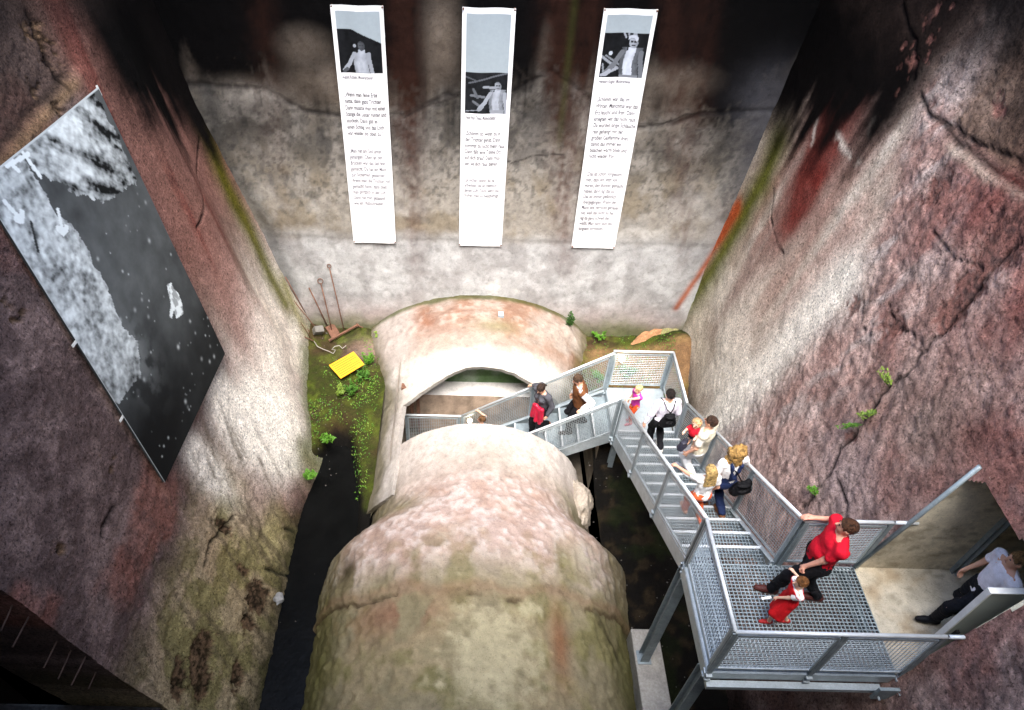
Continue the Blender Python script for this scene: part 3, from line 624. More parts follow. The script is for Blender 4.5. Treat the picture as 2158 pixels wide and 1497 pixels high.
# ================================================================== low concrete pad under the platform legs
pad = MB().box((2.88, 2.6, -.5), (3.34, 5.18, .38)).build('concrete_pad', M_PLAIN, bevel=.02); tag(pad, 'long pale concrete plinth carrying the two platform legs', 'plinth')

M_RUSTD = mat('dark_rust', (.05, .026, .018), .9, noise=[(8., .35, 8)])
# ================================================================== dark recess beside the photographer, end wall, deck added above to block light
dk = link('recess_wall', gridmesh('recess_wall', np.stack(np.meshgrid([-6.2], np.linspace(-3.5, 3.6, 60), np.linspace(-.9, 13.2, 90), indexing='ij'), -1)[0], np.broadcast_to(lin('#15110f'), (60, 90, 3)), flip=True), M_ROCK)  # recess wall in one flat near-black tone
tag(dk, 'black recess wall in the lower left corner', 'wall')
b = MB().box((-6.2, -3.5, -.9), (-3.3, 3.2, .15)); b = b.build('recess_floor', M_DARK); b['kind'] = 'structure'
sill = MB().box((-6.2, 2.35, 1.55), (-4.0, 3.34, 1.75)).build('concrete_ledge', M_DARK, bevel=.03); tag(sill, 'dark ledge below the broken end of the left wall', 'ledge')
for i, (u, v, u2, v2) in enumerate(((32, 1262, 2, 1330), (66, 1290, 26, 1365), (135, 1322, 92, 1408), (160, 1348, 122, 1432), (216, 1388, 186, 1452), (190, 1365, 150, 1445))):
    p = at(u, v, x=-4.75+.06*i); q = at(u2, v2, x=-4.75+.06*i)
    o = MB().tube([p, q], .011, 6).build('reinforcing_bar', M_RUSTD, None, True)
    tag(o, ('leftmost', 'second from left', 'third from left', 'fourth from left', 'rightmost', 'second from right')[i]+' of the thin rusty bars in the dark recess', 'bar', 'rusty bars at the broken wall end')
o = MB().box((-7, -3.7, -1), (8, -3.5, 13.2)).build('front_wall', M_PLAIN); o['kind'] = 'structure'
dkm = M_PLAIN
shade_slabs = MB()  # unseen slabs added to keep skylight off upper walls and near left
shade_slabs.box((-9, 10.4, 13.2), (10, 16, 13.6)); shade_slabs.box((-9, .6, 13.2), (-5.4, 10.4, 13.6)); shade_slabs.box((-5.4, .6, 13.2), (-3.0, 4.2, 13.6)); shade_slabs.box((6.3, .6, 13.2), (10, 10.4, 13.6)); shade_slabs.box((-9, -6, 13.2), (10, .6, 13.6))
o = shade_slabs.build('unseen_shade_slabs', dkm); o['kind'] = 'structure'
# ================================================================== galvanised steel staircase
X0, XS, X1, PY0, PY1, ZP = 3.0, 4.2, 5.25, 3.34, 4.75, 3.4
LY0, LY1, ZLD = 8.83, 10.18, .87
XE, ZE = -.05, -1.2                               # foot of the lower flight
RH = 1.08
stair = empty('steel_staircase', (3.6, 6.5, .4)); tag(stair, 'galvanised steel staircase with mesh railings and grating platform beside the right wall', 'staircase')
def grating(P0, ex, ey, nx, ny, name, parent, depth=.03, wb=.005, wc=.006, m=None):
    P0 = np.array(P0, float); ex = np.array(ex, float); ey = np.array(ey, float); b = MB()
    nrm = np.cross(ex, ey); nrm /= np.linalg.norm(nrm); nrm = nrm if nrm[2] > 0 else -nrm
    for i in range(nx+1):
        p = P0+ex*i/nx-nrm*depth/2; b.bar(p, p+ey, wb, depth, nrm)
    for j in range(ny+1):
        p = P0+ey*j/ny-nrm*.008; b.bar(p, p+ex, wc, .012, nrm)
    return b.build(name, m or M_STEEL, parent)
def channel(p, q, depth, name, inward, m=None):   # C profile beam
    p = np.array(p, float); q = np.array(q, float); iw = np.array(inward, float); b = MB()
    d = q-p; d /= np.linalg.norm(d); up = np.cross(np.cross(d, (0, 0, 1)), d); up /= np.linalg.norm(up)
    b.bar(p, q, .010, depth, up)
    for s in (-1, 1):
        o = up*s*(depth/2-.006)+iw*.033; b.bar(p+o, q+o, .066 if abs(np.dot(np.cross(d, up), iw)) > .5 else .012, .012, up)
    return b.build(name, m or M_STEEL, stair)
def railing(p, q, posts, mesh=True, gap=.10, ends=(True, True), bays=None, cell=.05, rh=RH):
    """handrail over p->q (floor line), posts at the given fractions, one framed mesh panel per bay"""
    p = np.array(p, float); q = np.array(q, float); U = np.array([0, 0, 1.]); d = q-p; L = np.linalg.norm(d); e = d/L
    hn = np.cross(e, U); hn /= np.linalg.norm(hn)
    MB().tube([p+U*rh, q+U*rh], .024, 10).build('handrail', M_NOSE, stair, True)
    for t in posts:
        c = p+d*t
        b = MB().bar(c+hn*.012-U*.22, c+hn*.012+U*(rh-.02), .012, .055, e).bar(c-hn*.012-U*.22, c-hn*.012+U*(rh-.02), .012, .055, e)
        o = b.build('railing_post', M_STEELD, stair)
        [MB().bar(c+hn*.05-U*k, c-hn*.05-U*k, .07, .03, U).build('clamp', M_STEEL, o) for k in (.07, .17)]
    if not mesh: return
    ts = list(posts)
    for a, b_ in zip(ts[:-1], ts[1:]):
        A = p+d*a+e*.045; B = p+d*b_-e*.045; w = np.linalg.norm(B-A)
        lo, hi = gap, rh-.085
        f = MB()
        f.bar(A+U*lo, B+U*lo, .022, .03, U); f.bar(A+U*hi, B+U*hi, .022, .03, U)
        f.bar(A+U*lo, A+U*hi, .022, .03, e); f.bar(B+U*lo, B+U*hi, .022, .03, e)
        o = f.build('railing_panel', M_STEEL, stair)
        g = MB(); n = max(2, int(w/cell)); mz = int((hi-lo)/cell)
        for i in range(1, n):
            s = A+(B-A)*i/n; g.tube([s+U*lo, s+U*hi], .0042, 3, cap=False)
        for j in range(1, mz):
            z = lo+(hi-lo)*j/mz; g.tube([A+U*z, B+U*z], .0042, 3, cap=False)
        g.build('wire_mesh', M_STEEL, o)
# upper platform: two gratings on a channel frame
grating((X0+.02, PY0+.03, ZP), (1.12, 0, 0), (0, PY1-PY0-.05, 0), 22, 29, 'platform_grating', stair, wb=.012, wc=.013, m=M_STEELD)
grating((X0+1.16, PY0+.03, ZP), (1.06, 0, 0), (0, PY1-PY0-.05, 0), 21, 29, 'platform_grating', stair, wb=.012, wc=.013, m=M_STEELD)
channel((X0-.03, PY0, ZP-.12), (X0-.03, PY1+.02, ZP-.12), .2, 'platform_beam', (1, 0, 0))
channel((X0-.03, PY0, ZP-.13), (X1-.02, PY0, ZP-.13), .18, 'platform_beam', (0, 1, 0))
channel((XS, PY1, ZP-.12), (X1-.06, PY1, ZP-.12), .18, 'platform_beam', (0, -1, 0))
channel((X1-.10, PY0+.05, ZP-.13), (X1-.10, PY1-.05, ZP-.13), .16, 'platform_beam', (-1, 0, 0), M_STEELD)
MB().box((X0, PY0-.10, ZP-.30), (X1-.15, PY0-.02, ZP-.225)).build('lower_beam', M_STEEL, stair)
MB().box((X1-.26, PY0-.16, ZP-.34), (X1+.06, PY0-.12, ZP-.06)).build('fixing_plate', M_STEELD, stair, bevel=.004)
for (dx, dz) in ((-.02, -.10), (-.20, -.26)):
    MB().tube([(X1+dx, PY0-.20, ZP+dz), (X1+dx, PY0-.15, ZP+dz)], .014, 6).build('bolt', M_STEEL, stair)
# legs: H profile
def hleg(x, y, z0, z1, s=.14):
    MB().bar((x, y-s/2, z0), (x, y-s/2, z1), s, .012, (0, 1, 0)).bar((x, y+s/2, z0), (x, y+s/2, z1), s, .012, (0, 1, 0)).bar((x, y, z0), (x, y, z1), .010, s-.012, (0, 1, 0)).box((x-.11, y-.11, z0-.002), (x+.11, y+.11, z0+.014)).build('support_leg', M_STEELD, stair)
hleg(X0+.02, PY1-.05, .382, ZP-.22); hleg(X0+.02, PY0+.10, .382, ZP-.22)
hleg(X0+.08, LY0+.06, -.4, ZLD-.2, .1); hleg(XS-.08, LY1-.1, -.2, ZLD-.2, .1); hleg(XS-.08, LY0+.06, -.4, ZLD-.2, .1)
# upper flight
NR = 13; rise = (ZP-ZLD)/NR; run = (LY0-PY1)/(NR-1)
for i in range(1, NR):
    z = ZP-rise*i; y = PY1+run*(i-1)
    t = grating((X0+.05, y-.01, z), (XS-X0-.10, 0, 0), (0, run+.03, 0), 24, 7, 'tread', stair, .028, wb=.009, wc=.010, m=M_STEELD)
    MB().bar((X0+.04, y+run+.02, z-.012), (XS-.04, y+run+.02, z-.012), .04, .034).build('nosing', M_NOSE, t)
for x, s in ((X0, 1), (XS, -1)):
    channel((x, PY1-.02, ZP-.10), (x, LY0+.02, ZLD-.08), .24, 'stringer', (s, 0, 0))
# landing
MB().box((X0+.02, LY0, ZLD-.008), (XS-.02, LY1-.02, ZLD)).build('landing_plate', M_STEEL, stair)
for a, b_, iw in (((X0, LY0, ZLD-.1), (X0, LY1, ZLD-.1), (1, 0, 0)), ((X0, LY1, ZLD-.1), (XS, LY1, ZLD-.1), (0, -1, 0)), ((XS, LY0, ZLD-.1), (XS, LY1, ZLD-.1), (-1, 0, 0)), ((X0, LY0, ZLD-.1), (XS, LY0, ZLD-.1), (0, 1, 0))):
    channel(a, b_, .17, 'landing_beam', iw)
# lower flight into the tunnel
NR2 = 11; rise2 = (ZLD-ZE)/NR2; run2 = (X0-XE)/(NR2-1); FY0, FY1 = LY0+.10, LY1-.06
for i in range(1, NR2):
    z = ZLD-rise2*i; x = X0-run2*(i-1)
    t = MB().box((x-run2-.02, FY0+.05, z-.03), (x+.02, FY1-.05, z)).build('tread', M_STEELD, stair, bevel=.004)
    MB().bar((x-run2-.02, FY0+.05, z-.004), (x-run2-.02, FY1-.05, z-.004), .034, .03).build('nosing', M_NOSE, t)
for y, s in ((FY0, 1), (FY1, -1)):
    channel((X0+.02, y, ZLD-.10), (XE-.1, y, ZE+.06), .24, 'stringer', (0, s, 0))
# railings
railing((X0, PY0, ZP), (5.30, PY0, ZP), (0, .52, .985))
MB().tube([(5.28, PY0, ZP+RH), (5.62, PY0, ZP+RH)], .024, 10).build('handrail', M_NOSE, stair, True)
railing((X0, PY1, ZP), (X0, PY0, ZP), (0.02, .98))
railing((X0, PY1, ZP), (X0, LY0, ZLD), (.0, .33, .66, .995))
railing((XS, PY1, ZP), (XS, LY0, ZLD), (.01, .33, .66, .995))
railing((XS, PY1, ZP), (5.30, PY1, ZP), (.03, .97), cell=.04)
MB().tube([(5.28, PY1, ZP+RH), (5.58, PY1, ZP+RH)], .024, 10).build('handrail', M_NOSE, stair, True)
railing((XS, LY0, ZLD), (XS, LY1, ZLD), (.02, .98)); railing((X0, LY1, ZLD), (XS, LY1, ZLD), (.02, .98))
railing((X0, FY1, ZLD), (XE, FY1, ZE), (.01, .5, .99)); railing((XE, FY1, ZE), (-1.3, FY1, ZE), (.03, .97))
railing((X0, FY0, ZLD), (XE, FY0, ZE), (.01, .5, .99))
# jamb pipe and steel stanchion in the passage
p0 = np.array([float(XR(DY1, DZ0+.05))-.02, DY1-.02, DZ0+.05]); p1 = np.array([float(XR(DY1, DZ1))-.02, DY1-.02, DZ1-.02])
o = MB().tube([p0, p1], .028, 8).build('steel_pipe', M_STEELD, None, True); tag(o, 'grey steel pipe running up the left edge of the doorway', 'pipe')
o = MB().bar((6.56, DY1-.05, DZ0), (6.56, DY1-.05, DZ1-.02), .10, .014, (1, 0, 0)).bar((6.52, DY1-.03, DZ0), (6.52, DY1-.03, DZ1-.02), .012, .07, (0, 1, 0)).bar((6.61, DY1-.03, DZ0), (6.61, DY1-.03, DZ1-.02), .012, .07, (0, 1, 0)).build('door_post', M_STEELD); tag(o, 'grey steel door post standing against the passage wall', 'post')
# steel door leaf, open
dr = empty('steel_door', (6.0, 3.62, DZ0)); tag(dr, 'pale grey green steel door standing open at the right edge of the doorway', 'door')
M_DOOR = mat('grey_green_door_paint', (.33, .36, .32), .5, noise=[(4., .1, 5)])
M_WPAINT = mat('white_door_edge', (.72, .72, .68), .5)
MB().box((5.62, 3.60, DZ0+.05), (6.55, 3.64, 4.98)).build('door_leaf', M_DOOR, dr, bevel=.004)
MB().box((5.595, 3.585, DZ0+.05), (5.619, 3.655, 4.98)).box((5.595, 3.585, 4.982), (6.56, 3.655, 5.005)).build('door_edge', M_WPAINT, dr, bevel=.003)
MB().bar((5.70, 3.555, 4.0), (5.84, 3.555, 4.0), .02, .025).box((5.69, 3.56, 3.9), (5.73, 3.598, 4.1)).build('door_handle', mat('black_plastic', (.015, .015, .016), .4), dr, bevel=.004)
# globe lamps on the railings
M_GLOBE = mat('lit_opal_glass', (.9, .85, .75), .3, emit=((1., .82, .55), 3.0))
def globe(c, r, lab):
    e = empty('globe_lamp', c); tag(e, lab, 'lamp', 'globe lamps on the stair railing')
    bm = bmesh.new(); bmesh.ops.create_uvsphere(bm, u_segments=20, v_segments=12, radius=r)
    me = bpy.data.meshes.new('glass_globe'); bm.to_mesh(me); bm.free(); me.polygons.foreach_set('use_smooth', np.ones(len(me.polygons), bool))
    o = bpy.data.objects.new('glass_globe', me); COL.objects.link(o); me.materials.append(M_GLOBE); o.parent = e
    o = bpy.data.objects.new('lamp_holder', MB().tube([(0, 0, -r*1.5), (0, 0, -r*.8)], [.02, .03], 8).tube([(0, 0, -r*1.4), (0, .06, -r*1.4)], .01, 6).mesh('lamp_holder')); COL.objects.link(o); o.data.materials.append(M_STEELD); o.parent = e
globe(at(1310, 757, y=LY1-.08), .062, 'small lit globe lamp on the far railing of the landing')
globe(at(990, 887, y=FY1-.12), .055, 'small lit globe lamp on the railing down inside the tunnel')
# ================================================================== people (bodies meshed from smooth distance fields)
def N(v): v = np.asarray(v, float); return v/(np.linalg.norm(v)+1e-12)
def wrinkle(me, amp, sc_, seed, flow=1.):
    n = len(me.vertices); co = np.empty(n*3, np.float32); me.vertices.foreach_get('co', co); co = co.reshape(-1, 3); no = np.empty(n*3, np.float32)
    me.vertex_normals.foreach_get('vector', no); no = no.reshape(-1, 3)
    k = fbm(co[:, 0]*sc_, co[:, 1]*sc_, co[:, 2]*sc_*flow, 4, seed)-.5
    k = np.where(k > 0, k*.6, k*1.6); co = co+no*(amp*2*k)[:, None]
    me.vertices.foreach_set('co', co.astype(np.float32).ravel()); me.update(); return me
class SDF:
    def __init__(s): s.p = []; s.cut = []
    def cone(s, a, b, ra, rb, k=.02): s.p.append(('c', np.array(a, float), np.array(b, float), ra, rb, k)); return s
    def ell(s, c, r, ax, k=.03): s.p.append(('e', np.array(c, float), np.array(r, float), np.array(ax, float), None, k)); return s
    def clip(s, pt, n): s.cut.append(('pl', np.array(pt, float), N(n))); return s       # keep the side n points away from
    def hole(s, c, r, ax): s.cut.append(('el', np.array(c, float), np.array(r, float), np.array(ax, float))); return s
    def grow(s, d):
        q = SDF(); q.cut = list(s.cut)
        for t, a, b, x, y, k in s.p:
            q.p.append((t, a, b, x+d, y+d, k) if t == 'c' else (t, a, b+d, x, y, k))
        return q
    def add(s, o): s.p += o.p; return s
    def mesh(s, name, res):
        lo = np.full(3, 1e9); hi = -lo
        for t, a, b, x, y, k in s.p:
            if t == 'c': m_ = max(x, y); lo = np.minimum(lo, np.minimum(a, b)-m_); hi = np.maximum(hi, np.maximum(a, b)+m_)
            else: m_ = b.max(); lo = np.minimum(lo, a-m_); hi = np.maximum(hi, a+m_)
        lo -= 3*res; hi += 3*res; n = np.ceil((hi-lo)/res).astype(int)+1
        F = np.full(n, .25)
        gx = [lo[i]+res*np.arange(n[i]) for i in range(3)]
        for t, a, b, x, y, k in s.p:
            if t == 'c': m_ = max(x, y)+k+2*res; l2, h2 = np.minimum(a, b)-m_, np.maximum(a, b)+m_
            else: m_ = b.max()+k+2*res; l2, h2 = a-m_, a+m_
            i0 = np.maximum(((l2-lo)/res).astype(int), 0); i1 = np.minimum(((h2-lo)/res).astype(int)+2, n)
            sl_ = tuple(slice(p, q) for p, q in zip(i0, i1))
            G = np.stack(np.meshgrid(*[gx[i][sl_[i]] for i in range(3)], indexing='ij'), -1)
            if t == 'c':
                v = b-a; L = v@v+1e-12; h = np.clip(((G-a)@v)/L, 0, 1); d = np.linalg.norm(G-a-h[..., None]*v, axis=-1)-(x+(y-x)*h)
            else:
                q = (G-a)@x.T; k0 = np.linalg.norm(q/b, axis=-1); k1 = np.linalg.norm(q/(b*b), axis=-1)+1e-9; d = k0*(k0-1)/k1
            S = F[sl_]; hh = np.clip(.5+.5*(S-d)/k, 0, 1); F[sl_] = S*(1-hh)+d*hh-k*hh*(1-hh)
        if s.cut:
            G = np.stack(np.meshgrid(*gx, indexing='ij'), -1)
            for cu in s.cut:
                if cu[0] == 'pl': F = np.maximum(F, (G-cu[1])@cu[2])
                else:
                    q = (G-cu[1])@cu[3].T; k0 = np.linalg.norm(q/cu[2], axis=-1); k1 = np.linalg.norm(q/(cu[2]**2), axis=-1)+1e-9; F = np.maximum(F, -(k0*(k0-1)/k1))
        return surfnet(name, F, lo, res)
def surfnet(name, F, lo, res):
    I = F < 0; nx, ny, nz = F.shape
    cs = sum(I[a:nx-1+a, b:ny-1+b, c:nz-1+c].astype(np.int8) for a in (0, 1) for b in (0, 1) for c in (0, 1))
    act = (cs > 0) & (cs < 8); ci = np.argwhere(act); idx = -np.ones(act.shape, np.int64); idx[act] = np.arange(len(ci))
    acc = np.zeros((len(ci), 3)); cnt = np.zeros(len(ci))
    for a in range(3):
        b, c = [i for i in range(3) if i != a]
        for db in (0, 1):
            for dc in (0, 1):
                o0 = np.zeros(3, int); o0[b] = db; o0[c] = dc; o1 = o0.copy(); o1[a] = 1
                f0 = F[tuple((ci+o0).T)]; f1 = F[tuple((ci+o1).T)]; mk = (f0 < 0) != (f1 < 0)
                t = np.where(mk, f0/(f0-f1+1e-12), 0); p = o0+np.outer(t, (o1-o0)); acc[mk] += p[mk]; cnt[mk] += 1
    V = lo+res*(ci+acc/np.maximum(cnt, 1)[:, None]); Q = []
    for a in range(3):
        b, c = [(1, 2), (2, 0), (0, 1)][a]
        sh = [nx, ny, nz]; s0 = [slice(None)]*3; s1 = [slice(None)]*3; s0[a] = slice(0, sh[a]-1); s1[a] = slice(1, sh[a])
        e = I[tuple(s0)] != I[tuple(s1)]; pts = np.argwhere(e)
        pts = pts[(pts[:, b] > 0) & (pts[:, c] > 0) & (pts[:, b] < sh[b]-1) & (pts[:, c] < sh[c]-1)]
        if not len(pts): continue
        fl = I[tuple(s0)][tuple(pts.T)]
        q = []
        for db, dc in ((-1, -1), (0, -1), (0, 0), (-1, 0)):
            o = pts.copy(); o[:, b] += db; o[:, c] += dc; q.append(idx[tuple(o.T)])
        q = np.stack(q, -1); q[~fl] = q[~fl][:, ::-1]; Q.append(q)
    return npmesh(name, V, np.concatenate(Q), True)
def ik(a, t, l1, l2, bend):
    a = np.array(a, float); t = np.array(t, float); d = t-a; L = np.linalg.norm(d); L2 = min(L, (l1+l2)*.999); u = d/(L+1e-9); t = a+u*L2
    x = (l1*l1-l2*l2+L2*L2)/(2*L2); h = math.sqrt(max(l1*l1-x*x, 0)); bd = np.array(bend, float); bd = N(bd-u*(bd@u))
    return a+u*x+bd*h, t
_mc = {}
def cloth(hexc, rough=.85):
    if hexc not in _mc: _mc[hexc] = mat('cloth_'+hexc.lstrip('#'), tuple(lin(hexc)), rough, noise=[(14., .14, 6), (120., .12, 3)], bump=.25, bscale=60, spec=.2)
    return _mc[hexc]
def skinm(hexc='#d8a488'):
    k = 's'+hexc
    if k not in _mc: _mc[k] = mat('skin_'+hexc.lstrip('#'), tuple(lin(hexc)), .55, noise=[(20., .07, 4)], spec=.35, sub=.15)
    return _mc[k]
def hairm(hexc):
    k = 'h'+hexc
    if k not in _mc:
        M = mat('hair_'+hexc.lstrip('#'), tuple(lin(hexc)), .5, noise=[(9., .25, 5), (45., .5, 4)], bump=1.0, bscale=40, spec=.3, pits=[(28., .5, .62, .35, 5)]); _mc[k] = M
    return _mc[k]

def hand(S, w, d, nrm, s, curl=.5, side=1):
    """palm + four fingers + thumb; d pointing direction, nrm = palm normal, side = thumb side sign"""
    d = N(d); nrm = N(nrm-d*(np.dot(nrm, d))); t = np.cross(d, nrm)*side
    S.cone(w, w+d*.045*s, .024*s, .027*s, .012*s); S.cone(w+d*.03*s+t*.018*s, w+d*.085*s+t*.022*s, .018*s, .016*s, .01*s); S.cone(w+d*.03*s-t*.018*s, w+d*.08*s-t*.024*s, .018*s, .015*s, .01*s)
    for o, L in ((.031, .070), (.011, .080), (-.010, .074), (-.030, .058)):
        k = w+d*.085*s+t*o*s; ca = curl
        d1 = N(d*math.cos(ca)+nrm*math.sin(ca)); d2 = N(d*math.cos(ca*2.2)+nrm*math.sin(ca*2.2))
        m_ = k+d1*L*.52*s; S.cone(k, m_, .0105*s, .0098*s, .004*s); S.cone(m_, m_+d2*L*.5*s, .0098*s, .0085*s, .003*s)
    b = w+d*.025*s+t*.024*s; m_ = b+N(d*.55+t*.65+nrm*.35)*.042*s; S.cone(b, m_, .013*s, .011*s, .006*s); S.cone(m_, m_+N(d*.9+nrm*.5)*.032*s, .011*s, .009*s, .003*s)

def person(label, H, fwd, feet, head=None, lean=(0, 0), hands=(None, None), curls=(.5, .5), hpitch=0., hyaw=0., hs=1., bulk=1., girl=False,
           skin='#d8a488', hair=('#3a2a1e', 'short'), top=('tshirt', '#ffffff'), bottom=('trousers', '#15151a'), shoes='#2a1c18', group='visitors on the steel staircase', res=None, extra=None, feet_dir=None):
    s = H/1.75; f = N([fwd[0], fwd[1], 0]); r = np.array([f[1], -f[0], 0]); Z = np.array([0, 0, 1.])
    res = res or (.0115 if H > 1.4 else .0095)
    FL, FR = [np.array(p, float) for p in feet]
    pel = .5*(FL+FR)
    if head is not None: pel = np.array([.55*pel[0]+.45*head[0], .55*pel[1]+.45*head[1], 0])
    u = N(Z+f*lean[0]+r*lean[1])
    pel[2] = min(FL[2], FR[2])+.945*s
    hipo = .088*s*bulk
    for _ in range(60):
        ok = all(np.linalg.norm((pel+r*sg*hipo)-(ft+Z*.085*s)) < .86*s for sg, ft in ((-1, FL), (1, FR)))
        if ok: break
        pel[2] -= .01*s
    root = empty('person', (float(pel[0]), float(pel[1]), float(min(FL[2], FR[2])))); tag(root, label, 'person', group)
    ax = np.stack([r, N(np.cross(u, r)), u]); fu = ax[1]
    sw = (.175 if girl else .188)*s*(bulk*.5+.5)
    nb = pel+u*.535*s; SH = {-1: pel+u*.485*s-r*sw, 1: pel+u*.485*s+r*sw}
    # --- torso and head
    T = SDF()
    T.ell(pel+u*.0, np.array([.162, .112, .13])*s*[bulk, bulk, 1], ax, .05*s); T.ell(pel+u*.17*s+fu*.012*s*bulk, np.array([.138, .1*bulk, .15])*s*[bulk, bulk, 1], ax, .06*s)
    T.ell(pel+u*.36*s, np.array([.162, .112, .175])*s*[bulk, bulk**.6, 1], ax, .06*s)
    if girl and H > 1.4:
        for sg in (-1, 1): T.ell(pel+u*.37*s+fu*.085*s+r*sg*.07*s, np.array([.06, .055, .06])*s, ax, .03*s)
    for sg in (-1, 1): T.cone(pel+u*.5*s+r*sg*.05*s, SH[sg], .062*s, .056*s, .04*s)
    hd = N(Z*math.cos(hpitch)+f*math.sin(hpitch)*1.0+.5*(u-Z)); hf = N(f*math.cos(hyaw)+r*math.sin(hyaw)); hf = N(hf-hd*(hf@hd)); hr = np.cross(hf, hd); hax = np.stack([hr, hf, hd])
    hc = nb+u*.045*s+hd*.115*s*hs+f*.015*s; q = s*hs
    Bd = SDF().add(T); Bd.cone(nb-u*.02*s, hc-hd*.04*q, .056*s, .054*s, .03*s)
    Bd.ell(hc+hd*.012*q-hf*.008*q, np.array([.076, .094, .095])*q, hax, .02*q); Bd.ell(hc-hd*.055*q+hf*.028*q, np.array([.055, .062, .062])*q, hax, .025*q)
    Bd.cone(hc+hf*.088*q+hd*.002*q, hc+hf*.108*q-hd*.034*q, .010*q, .015*q, .012*q)
    for sg in (-1, 1): Bd.ell(hc+hr*sg*.078*q-hd*.012*q-hf*.01*q, np.array([.012, .022, .032])*q, hax, .008*q)
    # --- arms
    ua, fa_ = .285*s, .25*s; WR = {}; EL = {}
    AR = {}
    for sg, tg, cu in ((-1, hands[0], curls[0]), (1, hands[1], curls[1])):
        S0 = SH[sg]
        if tg is None: tg = S0-u*.50*s+r*sg*.07*s+f*.10*s; hd_dir = N(-Z+f*.25)
        else: hd_dir = None
        tg = np.array(tg, float)
        if hd_dir is None:                       # target = grip point: stop the wrist a palm short of it
            dv = N(tg-S0); wt = tg-dv*.07*s
        else: wt = tg
        e, wv = ik(S0, wt, ua, fa_, N(-Z*.6-f*.7+r*sg*.5)); EL[sg] = e; WR[sg] = wv
        Bd.cone(S0, e, .050*s*(bulk*.5+.5), .039*s, .03*s); Bd.cone(e, wv, .038*s, .026*s, .015*s)
        fd = N(wv-e) if hd_dir is None else hd_dir
        hand(Bd, wv, fd, N(-Z+0.0*f) if hd_dir is None else N(-r*sg), s, cu, -sg if hd_dir is None else sg)
    # --- legs
    KN = {}; AN = {}; fd = N([feet_dir[0], feet_dir[1], 0]) if feet_dir is not None else f
    Lg = SDF(); Ft = {}
    for sg, ft in ((-1, FL), (1, FR)):
        h = pel+r*sg*hipo-u*.02*s; an = ft+Z*.085*s; kn, an = ik(h, an, .435*s, .43*s, N(f+r*sg*.12)); KN[sg], AN[sg] = kn, an
        Lg.cone(h, kn, .088*s*bulk, .056*s, .04*s); Lg.cone(kn, an, .053*s, .038*s, .02*s); Lg.ell(kn+(an-kn)*.3-f*.018*s, np.array([.052, .052, .11])*s, np.stack([r, f, Z]), .03*s)
        F_ = SDF(); ft2 = an-Z*.085*s
        F_.cone(ft2+Z*.04*s-fd*.05*s, ft2+Z*.035*s+fd*.10*s, .038*s, .036*s, .02*s); F_.cone(ft2+Z*.035*s+fd*.09*s, ft2+Z*.03*s+fd*.17*s, .036*s, .028*s, .015*s); F_.cone(an, ft2+Z*.05*s-fd*.02*s, .036*s, .04*s, .02*s)
        Ft[sg] = F_; Bd.add(F_)
    Bd.add(Lg)
    link('body', Bd.mesh('body', res), skinm(skin), root)
    # --- shoes
    if shoes:
        for sg in (-1, 1):
            S = Ft[sg].grow(.010*s); S.clip(AN[sg]+Z*.0*s, Z); link('shoe', S.mesh('shoe', res), cloth(shoes, .5), root)
    # --- trousers / leggings / skirt
    kind, colr = bottom
    g = .016*s if kind != 'leggings' else .008*s
    if kind in ('trousers', 'overalls', 'leggings'):
        S = SDF(); S.p = [p for p in T.p[:2]]
        S.add(Lg); S = S.grow(g)
        if kind != 'leggings':
            for sg in (-1, 1): S.cone(KN[sg], AN[sg]+Z*.005*s, .062*s, .060*s, .02*s)
        if kind == 'overalls':
            S.ell(pel+u*.33*s+fu*.03*s, np.array([.15, .108, .15])*s, ax, .03*s); S.clip(pel+u*.44*s, u)
            for sg in (-1, 1):
                S.cone(pel+u*.42*s+fu*.12*s+r*sg*.07*s, pel+u*.53*s+r*sg*.085*s+fu*.02*s, .016*s, .016*s, .01); S.cone(pel+u*.545*s+r*sg*.09*s+fu*.0*s, pel+u*.49*s-fu*.115*s+r*sg*.075*s, .024*s, .026*s, .01); S.cone(pel+u*.49*s-fu*.115*s+r*sg*.075*s, pel+u*.20*s-fu*.118*s+r*sg*.02*s, .028*s, .034*s, .01)
            S.cut = []
        else: S.clip(pel+u*.11*s, u)
        link('overalls' if kind == 'overalls' else kind, wrinkle(S.mesh('trousers', res), .016*s, 11/s, 31, 1.6), cloth(colr), root)
    elif kind == 'dress':
        S = SDF(); S.p = list(T.p); S = S.grow(.030*s)
        kz = .5*(KN[-1]+KN[1])-Z*.06*s
        for sg in (-1, 1): S.cone(pel+r*sg*.06*s, KN[sg]-Z*.02*s, .12*s, .105*s, .05*s)
        for o in np.linspace(-1, 1, 5): S.cone(pel+u*.02*s+r*o*.06*s, kz+r*o*.11*s, .13*s, .12*s, .05*s)
        S.clip(pel+u*.50*s, u); S.clip(kz, -Z); link('dress', wrinkle(S.mesh('dress', res), .016*s, 12/s, 33, .5), cloth(colr), root)
    # --- tops
    def top_mesh(kind, colr, infl, name):
        S = SDF(); S.p = list(T.p)
        sl = {'tshirt': .62, 'long': 2.0, 'vest': 0., 'short': .5}.get(kind, .6)
        if sl > 0:
            for sg in (-1, 1):
                e = EL[sg]; S.cone(SH[sg], SH[sg]+(e-SH[sg])*min(sl, 1), .056*s*(bulk*.5+.5), .050*s, .03*s)
                if sl > 1: S.cone(e, e+(WR[sg]-e)*.9, .044*s, .034*s, .015*s)
        S = S.grow(infl*s); S.clip(pel-u*.075*s, -u); S.clip(nb+u*.012*s+fu*.03*s, N(u+fu*.6)); S.clip(nb+u*.03*s, u)
        link(name, wrinkle(S.mesh(name, res), .017*s, 10/s, 35+len(label), .7), cloth(colr), root)
    for kind, colr in [top]+([extra] if extra else []):
        if kind: top_mesh(kind, colr, .028 if kind == 'vest' else .015, 'vest' if kind == 'vest' else 'shirt')
